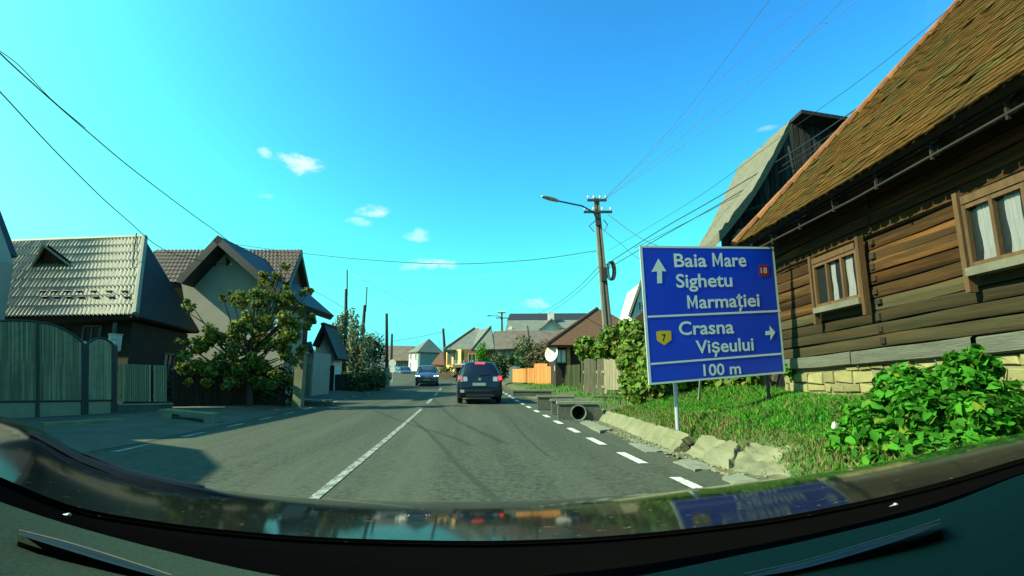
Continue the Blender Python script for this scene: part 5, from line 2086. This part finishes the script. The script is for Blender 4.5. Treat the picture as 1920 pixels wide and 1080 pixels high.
pmat('plate', (.22, .25, .24), None, 2, .5)

def car_body(sections, xf):
    """sections: (y, z_bottom, z_belt, z_roof, half_bottom, half_belt, half_roof)"""
    m = M()
    rows = []
    for y, zb, zl, zr, hb, hl, hr in sections:
        half = [(0, zb), (hb * .92, zb), (hb, zb + .10), (hl * .995, lerp(zb, zl, .55)), (hl * .97, zl - .04), (hl * .95, zl),
                (lerp(hl * .95, hr, .5), lerp(zl, zr, .5)), (hr, zr - .07 * min(1, (zr - zl) * 3)), (hr * .86, zr - .015), (hr * .45, zr + .012), (0, zr + .018)]
        ring = [xf(x, y, z) for x, z in half] + [xf(-x, y, z) for x, z in half[-2:0:-1]]
        rows.append(ring)
    m.grid(rows, True)
    m.poly(*rows[0]); m.poly(*rows[-1][::-1])
    return m

def wheel(root, xf, x, y, r=.32, w=.21):
    c, ax = xf(x, y, r), (xf(x + 1, y, r) - xf(x, y, r))
    m = M()
    prof = [(-.5, .62), (-.5, .90), (-.36, 1.0), (.36, 1.0), (.5, .90), (.5, .62)]
    ax.normalize()
    u = ax.cross(UP).normalized()
    rows = [[c + ax * w * t + (u * math.cos(a) + UP * math.sin(a)) * r * k for a in [2 * math.pi * i / 22 for i in range(22)]] for t, k in prof]
    m.grid(rows, True)
    o = part('wheel', m, 'tyre', root)
    m = M()
    sgn = 1 if x > 0 else -1
    m.tube([c - ax * w * .3, c + ax * w * .40], r * .66, 20)
    for k in range(6):
        a = 2 * math.pi * k / 6
        d = u * math.cos(a) + UP * math.sin(a)
        m.box(c + ax * sgn * w * .40 + d * r * .12 - d.cross(ax) * .025, d * r * .5, d.cross(ax) * .05, ax * sgn * .03)
    part('rim', m, 'alloy', o)

def make_xf(base, yaw, slope=0.0):
    f = Vector((math.sin(yaw), math.cos(yaw), slope)).normalized()
    r = Vector((math.cos(yaw), -math.sin(yaw), 0))
    u = r.cross(f)
    base = Vector(base)
    return lambda x, y, z: base + r * x + f * y + u * z

# dark blue people carrier ahead; y runs forwards from its rear bumper
cb = at(900, 757.5, 21.4)
xf = make_xf(cb, R(-1.0), .021)
mpv = thing('car_ahead', 'dark blue people carrier seen from behind with lit brake light in the roof', 'car', cb)
sec = [(-.02, .34, .62, .66, .74, .80, .60), (.02, .26, .80, .84, .82, .86, .66), (.06, .24, .98, 1.02, .85, .88, .70), (.10, .24, 1.02, 1.14, .86, .885, .68), (.30, .22, 1.02, 1.46, .87, .895, .63), (.44, .22, 1.02, 1.60, .87, .90, .60),
       (.70, .22, 1.01, 1.645, .87, .90, .60), (1.6, .22, .98, 1.66, .87, .90, .61), (2.5, .22, .96, 1.60, .87, .90, .60), (3.0, .22, .95, 1.38, .87, .895, .62), (3.45, .22, .94, 1.06, .86, .88, .68), (4.1, .24, .84, .90, .83, .86, .70), (4.36, .34, .70, .74, .76, .78, .60)]
body = part('body', car_body(sec, xf), 'navy_paint', mpv)
def panel_(root, name, pts, mat, th=.02, label=None, smooth=False):
    m = M()
    ps = [xf(*p) for p in pts]
    n = (ps[1] - ps[0]).cross(ps[2] - ps[0]).normalized()
    if n.dot(xf(0, 1.8, .8) - ps[0]) > 0:
        n = -n
    m.prism([p - n * .03 for p in ps], n * (th + .03))
    return part(name, m, mat, root, smooth=smooth, label=label)
panel_(mpv, 'rear_window', [(-.66, .105, 1.10), (.66, .105, 1.10), (.58, .40, 1.535), (-.58, .40, 1.535)], 'car_glass', .015)
panel_(mpv, 'brake_light', [(-.20, .41, 1.545), (.20, .41, 1.545), (.19, .46, 1.60), (-.19, .46, 1.60)], 'tail_lit', .03)
m = M(); m.tube([xf(-.02, .06, 1.12), xf(.38, .10, 1.17)], .016, 6)
part('rear_wiper', m, 'plastic', mpv)
for s in (-1, 1):
    panel_(mpv, 'tail_light', [(s * .68, .03, .86), (s * .89, .10, .86), (s * .87, .14, 1.10), (s * .70, .09, 1.10)], 'tail_lens', .03, 'left tail light with sun glare in its colour' if s < 0 else None)
    panel_(mpv, 'tail_light', [(s * .50, .035, .88), (s * .67, .035, .87), (s * .69, .085, 1.05), (s * .52, .085, 1.05)], 'clear_lens', .02)
    panel_(mpv, 'reflector', [(s * .62, -.025, .44), (s * .78, .0, .45), (s * .78, .0, .56), (s * .62, -.025, .55)], 'clear_lens' if s < 0 else 'plastic', .03)
panel_(mpv, 'tail_light', [(.74, .04, .93), (.84, .06, .93), (.83, .10, 1.05), (.75, .08, 1.05)], 'tail_lit', .06, 'lit right tail light')
panel_(mpv, 'number_plate', [(-.30, .0, .70), (.22, .0, .70), (.22, .025, .81), (-.30, .025, .81)], 'plate', .03)
m = M(); m.disc(xf(-.02, .05, .96), xf(0, 1, 0) - xf(0, 0, 0), .055, .05, 14)
part('badge', m, 'steel', mpv)
m = M()
rows = []
for z, o_ in ((.30, .0), (.34, -.09), (.46, -.12), (.56, -.10), (.60, -.02)):
    rows.append([xf(x, .05 + o_ + .10 * (abs(x) / .88) ** 4, z) for x in [-.89 + 1.78 * i / 16 for i in range(17)]])
m.grid(rows)
part('bumper', m, 'navy_paint', mpv)
m = M()
m.box(xf(-.55, -.075, .29), xf(.55, -.075, .29) - xf(-.55, -.075, .29), xf(0, .2, 0) - xf(0, 0, 0), UP * .10)
part('bumper_grille', m, 'plastic', mpv, smooth=False)
for s in (-1, 1):
    panel_(mpv, 'side_window', [(s * .885, .52, 1.05), (s * .885, 1.35, 1.03), (s * .66, 1.38, 1.55), (s * .66, .72, 1.54)], 'car_glass', .012)
    panel_(mpv, 'side_window', [(s * .885, 1.42, 1.03), (s * .885, 2.25, 1.01), (s * .66, 2.2, 1.54), (s * .66, 1.45, 1.55)], 'car_glass', .012)
    panel_(mpv, 'side_window', [(s * .885, 2.32, 1.0), (s * .88, 3.15, .99), (s * .68, 2.75, 1.44), (s * .66, 2.28, 1.54)], 'car_glass', .012)
    wheel(mpv, xf, s * .78, .75); wheel(mpv, xf, s * .78, 3.45)
    m = M()
    c = xf(s * 1.0, 2.75, 1.06)
    m.ball(c, .11, .06, .08)
    part('wing_mirror', m, 'navy_paint', mpv)
    m = M(); m.tube([xf(s * .56, .75, 1.66), xf(s * .56, .85, 1.71), xf(s * .56, 2.2, 1.71), xf(s * .56, 2.3, 1.66)], .018, 6)
    part('roof_rail', m, 'plastic', mpv)

# oncoming saloon with its headlamps on; y runs from its front bumper towards its tail
def saloon(name, label, base, yaw, paint, lit, slope=0.0, group=None, simple=False):
    global xf
    xf = make_xf(base, yaw, slope)
    c = thing(name, label, 'car', base, group)
    sec = [(0, .32, .58, .62, .66, .72, .55), (.06, .24, .70, .74, .80, .84, .62), (.35, .20, .80, .86, .84, .86, .66), (1.15, .20, .92, .98, .85, .87, .68), (1.25, .20, .94, 1.02, .85, .87, .66), (1.75, .20, .95, 1.36, .85, .87, .60),
           (2.0, .20, .95, 1.46, .85, .87, .58), (2.6, .20, .95, 1.49, .85, .87, .58), (3.1, .20, .96, 1.40, .85, .87, .58), (3.65, .20, .98, 1.06, .85, .87, .62), (4.2, .24, .96, 1.0, .82, .85, .64), (4.3, .34, .72, .76, .74, .78, .6)]
    part('body', car_body(sec, xf), paint, c)
    panel_(c, 'windscreen', [(-.66, 1.24, 1.03), (.66, 1.24, 1.03), (.55, 1.90, 1.42), (-.55, 1.90, 1.42)], 'car_glass', .015)
    for s in (-1, 1):
        panel_(c, 'side_window', [(s * .865, 1.55, .98), (s * .865, 3.3, .99), (s * .63, 2.95, 1.40), (s * .62, 2.0, 1.41)], 'car_glass', .012)
        panel_(c, 'headlight', [(s * .48, .04, .58), (s * .78, .12, .60), (s * .80, .24, .75), (s * .52, .10, .72)], 'head_lit' if lit else 'clear_lens', .04)
        for y in (.85, 3.4):
            wheel(c, xf, s * .75, y, .30, .19)
        m = M(); m.ball(xf(s * .98, 1.5, 1.02), .10, .06, .07)
        part('wing_mirror', m, paint, c)
    panel_(c, 'grille', [(-.42, .0, .56), (.42, .0, .56), (.44, .07, .69), (-.44, .07, .69)], 'plastic', .03)
    panel_(c, 'number_plate', [(-.26, -.02, .42), (.26, -.02, .42), (.26, -.0, .52), (-.26, -.0, .52)], 'plate', .03)
    panel_(c, 'lower_intake', [(-.55, .0, .26), (.55, .0, .26), (.52, -.0, .36), (-.52, -.0, .36)], 'plastic', .03)
    return c
ob_ = at(800, 724.5, 39.5)
saloon('oncoming_car', 'dark grey saloon driving towards us with both headlights on', ob_, R(-3), 'grey_paint', True, .035)
fb_ = at(762, 708, 74)
saloon('parked_car', 'dark saloon parked at the far end of the street, right one of two', fb_, R(-14), 'grey_paint', False, .03, 'cars at the far end of the street')
fb_ = at(746, 707, 78)
saloon('parked_car', 'pale silver saloon at the far end of the street, left one of two', fb_, R(-14), 'silver_paint', False, .03, 'cars at the far end of the street')
sg = thing('street_sign', 'small round white road sign on a thin post at the far left road edge', 'road sign', at(736, 705, 46))
m = M(); m.tube([at(736, 722, 46), at(735.5, 676, 46)], .04, 6)
part('post', m, 'steel', sg)
for y, rr in ((681, .32), (693, .26)):
    m = M(); m.disc(at(735.8, y, 45.9), HV, rr, .03, 18)
    part('sign_plate', m, 'plaster', sg)

# ------------------------------------------------------------------ our own car, seen from behind its windscreen
pmat('bonnet_paint', (.006, .009, .008), (.009, .012, .010), 30, .07, coat=0, spec=.03, c3=(.10, .12, .09), s3=70, w3=(.63, .70))
pmat('frit', (.003, .003, .003), None, 5, 1, spec=0)
pmat('dash_plastic', (.044, .076, .054), (.036, .062, .045), 220, .9, .3, 260, spec=.03, bdist=.001)
pmat('vent', (.006, .006, .006), None, 5, .5)
pmat('rubber', (.006, .006, .007), None, 5, .45)
oc = thing('own_car', 'dark car we ride in, its glossy bonnet, wiper and dashboard along the picture bottom', 'car', (0, .6, 0))
def curve(pts, n=48):
    """smooth interpolation of (px, py) by px"""
    xs_, ys_ = [p[0] for p in pts], [p[1] for p in pts]
    out = []
    for i in range(n + 1):
        x = lerp(xs_[0], xs_[-1], i / n)
        k = max(j for j in range(len(xs_)) if xs_[j] <= x + 1e-6)
        k = min(k, len(xs_) - 2)
        t = (x - xs_[k]) / (xs_[k + 1] - xs_[k])
        def sl(j):
            a, b = max(0, j - 1), min(len(xs_) - 1, j + 1)
            return (ys_[b] - ys_[a]) / (xs_[b] - xs_[a])
        h = xs_[k + 1] - xs_[k]
        t2, t3 = t * t, t ** 3
        out.append((x, (2 * t3 - 3 * t2 + 1) * ys_[k] + (t3 - 2 * t2 + t) * h * sl(k) + (-2 * t3 + 3 * t2) * ys_[k + 1] + (t3 - t2) * h * sl(k + 1)))
    return out
cA = curve([(-160, 772), (0, 796), (60, 811), (130, 855), (220, 898), (320, 925), (440, 945), (600, 957), (800, 961), (980, 959), (1160, 949), (1400, 926), (1600, 903), (1760, 877), (1920, 853), (2080, 826)])
cB = curve([(-160, 835), (0, 903), (130, 955), (300, 986), (450, 1003), (600, 1014), (800, 1020), (960, 1020), (1150, 1011), (1400, 985), (1560, 958), (1740, 918), (1920, 866), (2080, 818)])
cC = curve([(-160, 880), (0, 941), (130, 984), (300, 1030), (500, 1076), (700, 1100), (960, 1106), (1150, 1088), (1400, 1038), (1570, 1000), (1760, 950), (1920, 888), (2080, 836)])
cD = curve([(-160, 1500), (300, 1620), (960, 1680), (1500, 1600), (2080, 1500)])
def lift(crv, Df):
    return [at(x, y, Df(x)) for x, y in crv]
ctr = lambda x: 1 - ((x - 960) / 1120) ** 2
rA = lift(cA, lambda x: 1.35 + .65 * ctr(x))
rB = lift(cB, lambda x: .62 + .14 * ctr(x))
rC = lift(cC, lambda x: .42 + .07 * ctr(x))
rD = lift(cD, lambda x: .16)
m = M()
rows = []
for j in range(15):
    t = j / 14
    row = []
    for i, (a, b) in enumerate(zip(rA, rB)):
        p = Vector(b).lerp(a, t)
        p.z += .045 * math.sin(math.pi * t)
        row.append(p)
    rows.append(row)
rows.append([p + HV * .03 - UP * .03 for p in rA])
rows.append([p + HV * .05 - UP * .30 for p in rA])
m.grid(rows)
part('bonnet', m, 'bonnet_paint', oc, smooth=2)
m = M()
rows = [[Vector(b).lerp(c, t) - UP * .004 for b, c in zip(rB, rC)] for t in (0, .2, .4, .6, .8, 1)]
m.grid(rows)
m.grid([[p + UP * .004 + HV * .002 for p in rB], [p - UP * .03 for p in rB]])
part('windscreen_border', m, 'frit', oc, smooth=2)
m = M()
rows = [[Vector(c).lerp(d, t) - UP * (.02 * t) for c, d in zip(rC, rD)] for t in (0, .02, .05, .1, .2, .35, .5, .75, 1)]
m.grid(rows)
part('dashboard', m, 'dash_plastic', oc, smooth=2)
# defroster slots let into the dashboard
for pts in ([(35, 1000), (120, 1022), (200, 1046), (320, 1084)], [(1395, 1082), (1500, 1060), (1620, 1026), (1700, 1002), (1764, 980)]):
    m = M()
    cr = curve(pts, 14)
    up_r, lo_r, mi_r = [], [], []
    for i, (x, y) in enumerate(cr):
        Dd = .42 + .07 * ctr(x) - .04
        wv = 15 * math.sin(math.pi * min(1, max(.02, i / 14))) ** .6 + 1.5
        up_r.append(at(x, y - wv * .5, Dd - .005)); lo_r.append(at(x, y + wv * .5, Dd - .03)); 
    dn = [a.lerp(b, .5) - UP * .02 for a, b in zip(up_r, lo_r)]
    m.grid([up_r, lo_r])
    m.grid([[p - UP * .004 for p in up_r], dn, [p - UP * .004 for p in lo_r]])
    vo = part('defroster_slot', m, 'vent', oc)
    m = M()
    m.tube([a.lerp(b, .45) + UP * .002 for a, b in zip(up_r, lo_r)], .0006, 5)
    part('slot_rib', m, 'steel', vo)
m = M()
m.tube([at(x, y, .40) - UP * .001 for x, y in curve([(-60, 1000), (0, 1019), (45, 1040), (80, 1062), (110, 1090)], 10)], .0012, 5)
part('seam', m, 'vent', oc)
# parked wipers
def wiper(pts, Ds, rb, label=None):
    m = M()
    ps = [at(x, y, D) for (x, y), D in zip(pts, Ds)]
    m.tube(ps, [rb * k for k in (.4, .9, 1.2, 1.3, 1.0, .35)][:len(ps)] if len(ps) == 6 else rb, 8)
    o = part('wiper_blade', m, 'rubber', oc, label=label)
    m = M()
    m.tube([p + UP * rb * 1.15 + HV * .004 for p in ps[1:-1]], rb * .28, 5)
    part('blade_spine', m, 'plastic', o)
wiper([(62, 815), (150, 862), (230, 893), (310, 912), (380, 925), (440, 934)], [.98, 1.0, 1.02, 1.04, 1.06, 1.08], .010)
m = M()
m.tube([at(70, 830, 1.02), at(150, 880, 1.03), at(260, 912, 1.05), at(360, 930, 1.06)], [.010, .016, .014, .008], 8)
part('wiper_arm', m, 'rubber', oc)
for (x, y), (x2, y2) in (((128, 966), (96, 968)), ((1680, 947), (1660, 956))):
    m = M()
    Dd = .62 + .14 * ctr(x) - .06
    m.tube([at(x2, y2, Dd), at(x, y, Dd)], [.001, .002], 6)
    m.ball(at(x, y, Dd), .003, .0025, .0025)
    part('washer_nozzle', m, 'steel', oc)
# unseen roof, doors and tail of the cabin, added to shade the dashboard
m = M()
m.slab([P(-.62, .36, 1.44), P(.66, .36, 1.44), P(.66, -2.0, 1.46), P(-.62, -2.0, 1.46)], .04)
part('roof', m, 'bonnet_paint', oc, smooth=False)
m = M()
m.box((.86, .40, .3), (.05, 0, 0), (0, -2.6, 0), (-.2, 0, 1.1))
part('door', m, 'bonnet_paint', oc, smooth=False, label='unseen right door')
m = M()
m.box((-.90, .75, .3), (.05, 0, 0), (0, -3, 0), (0, 0, .50))
part('door', m, 'bonnet_paint', oc, smooth=False, label='unseen left door')
m = M()
m.box((-.8, -1.9, .3), (1.6, 0, 0), (0, -.05, 0), (0, 0, 1.12))
part('tailgate', m, 'bonnet_paint', oc, smooth=False)
m = M()
m.box((-.75, -.5, .3), (1.5, 0, 0), (0, -.15, 0), (0, 0, .9))
part('seat_backs', m, 'dash_plastic', oc, smooth=False)
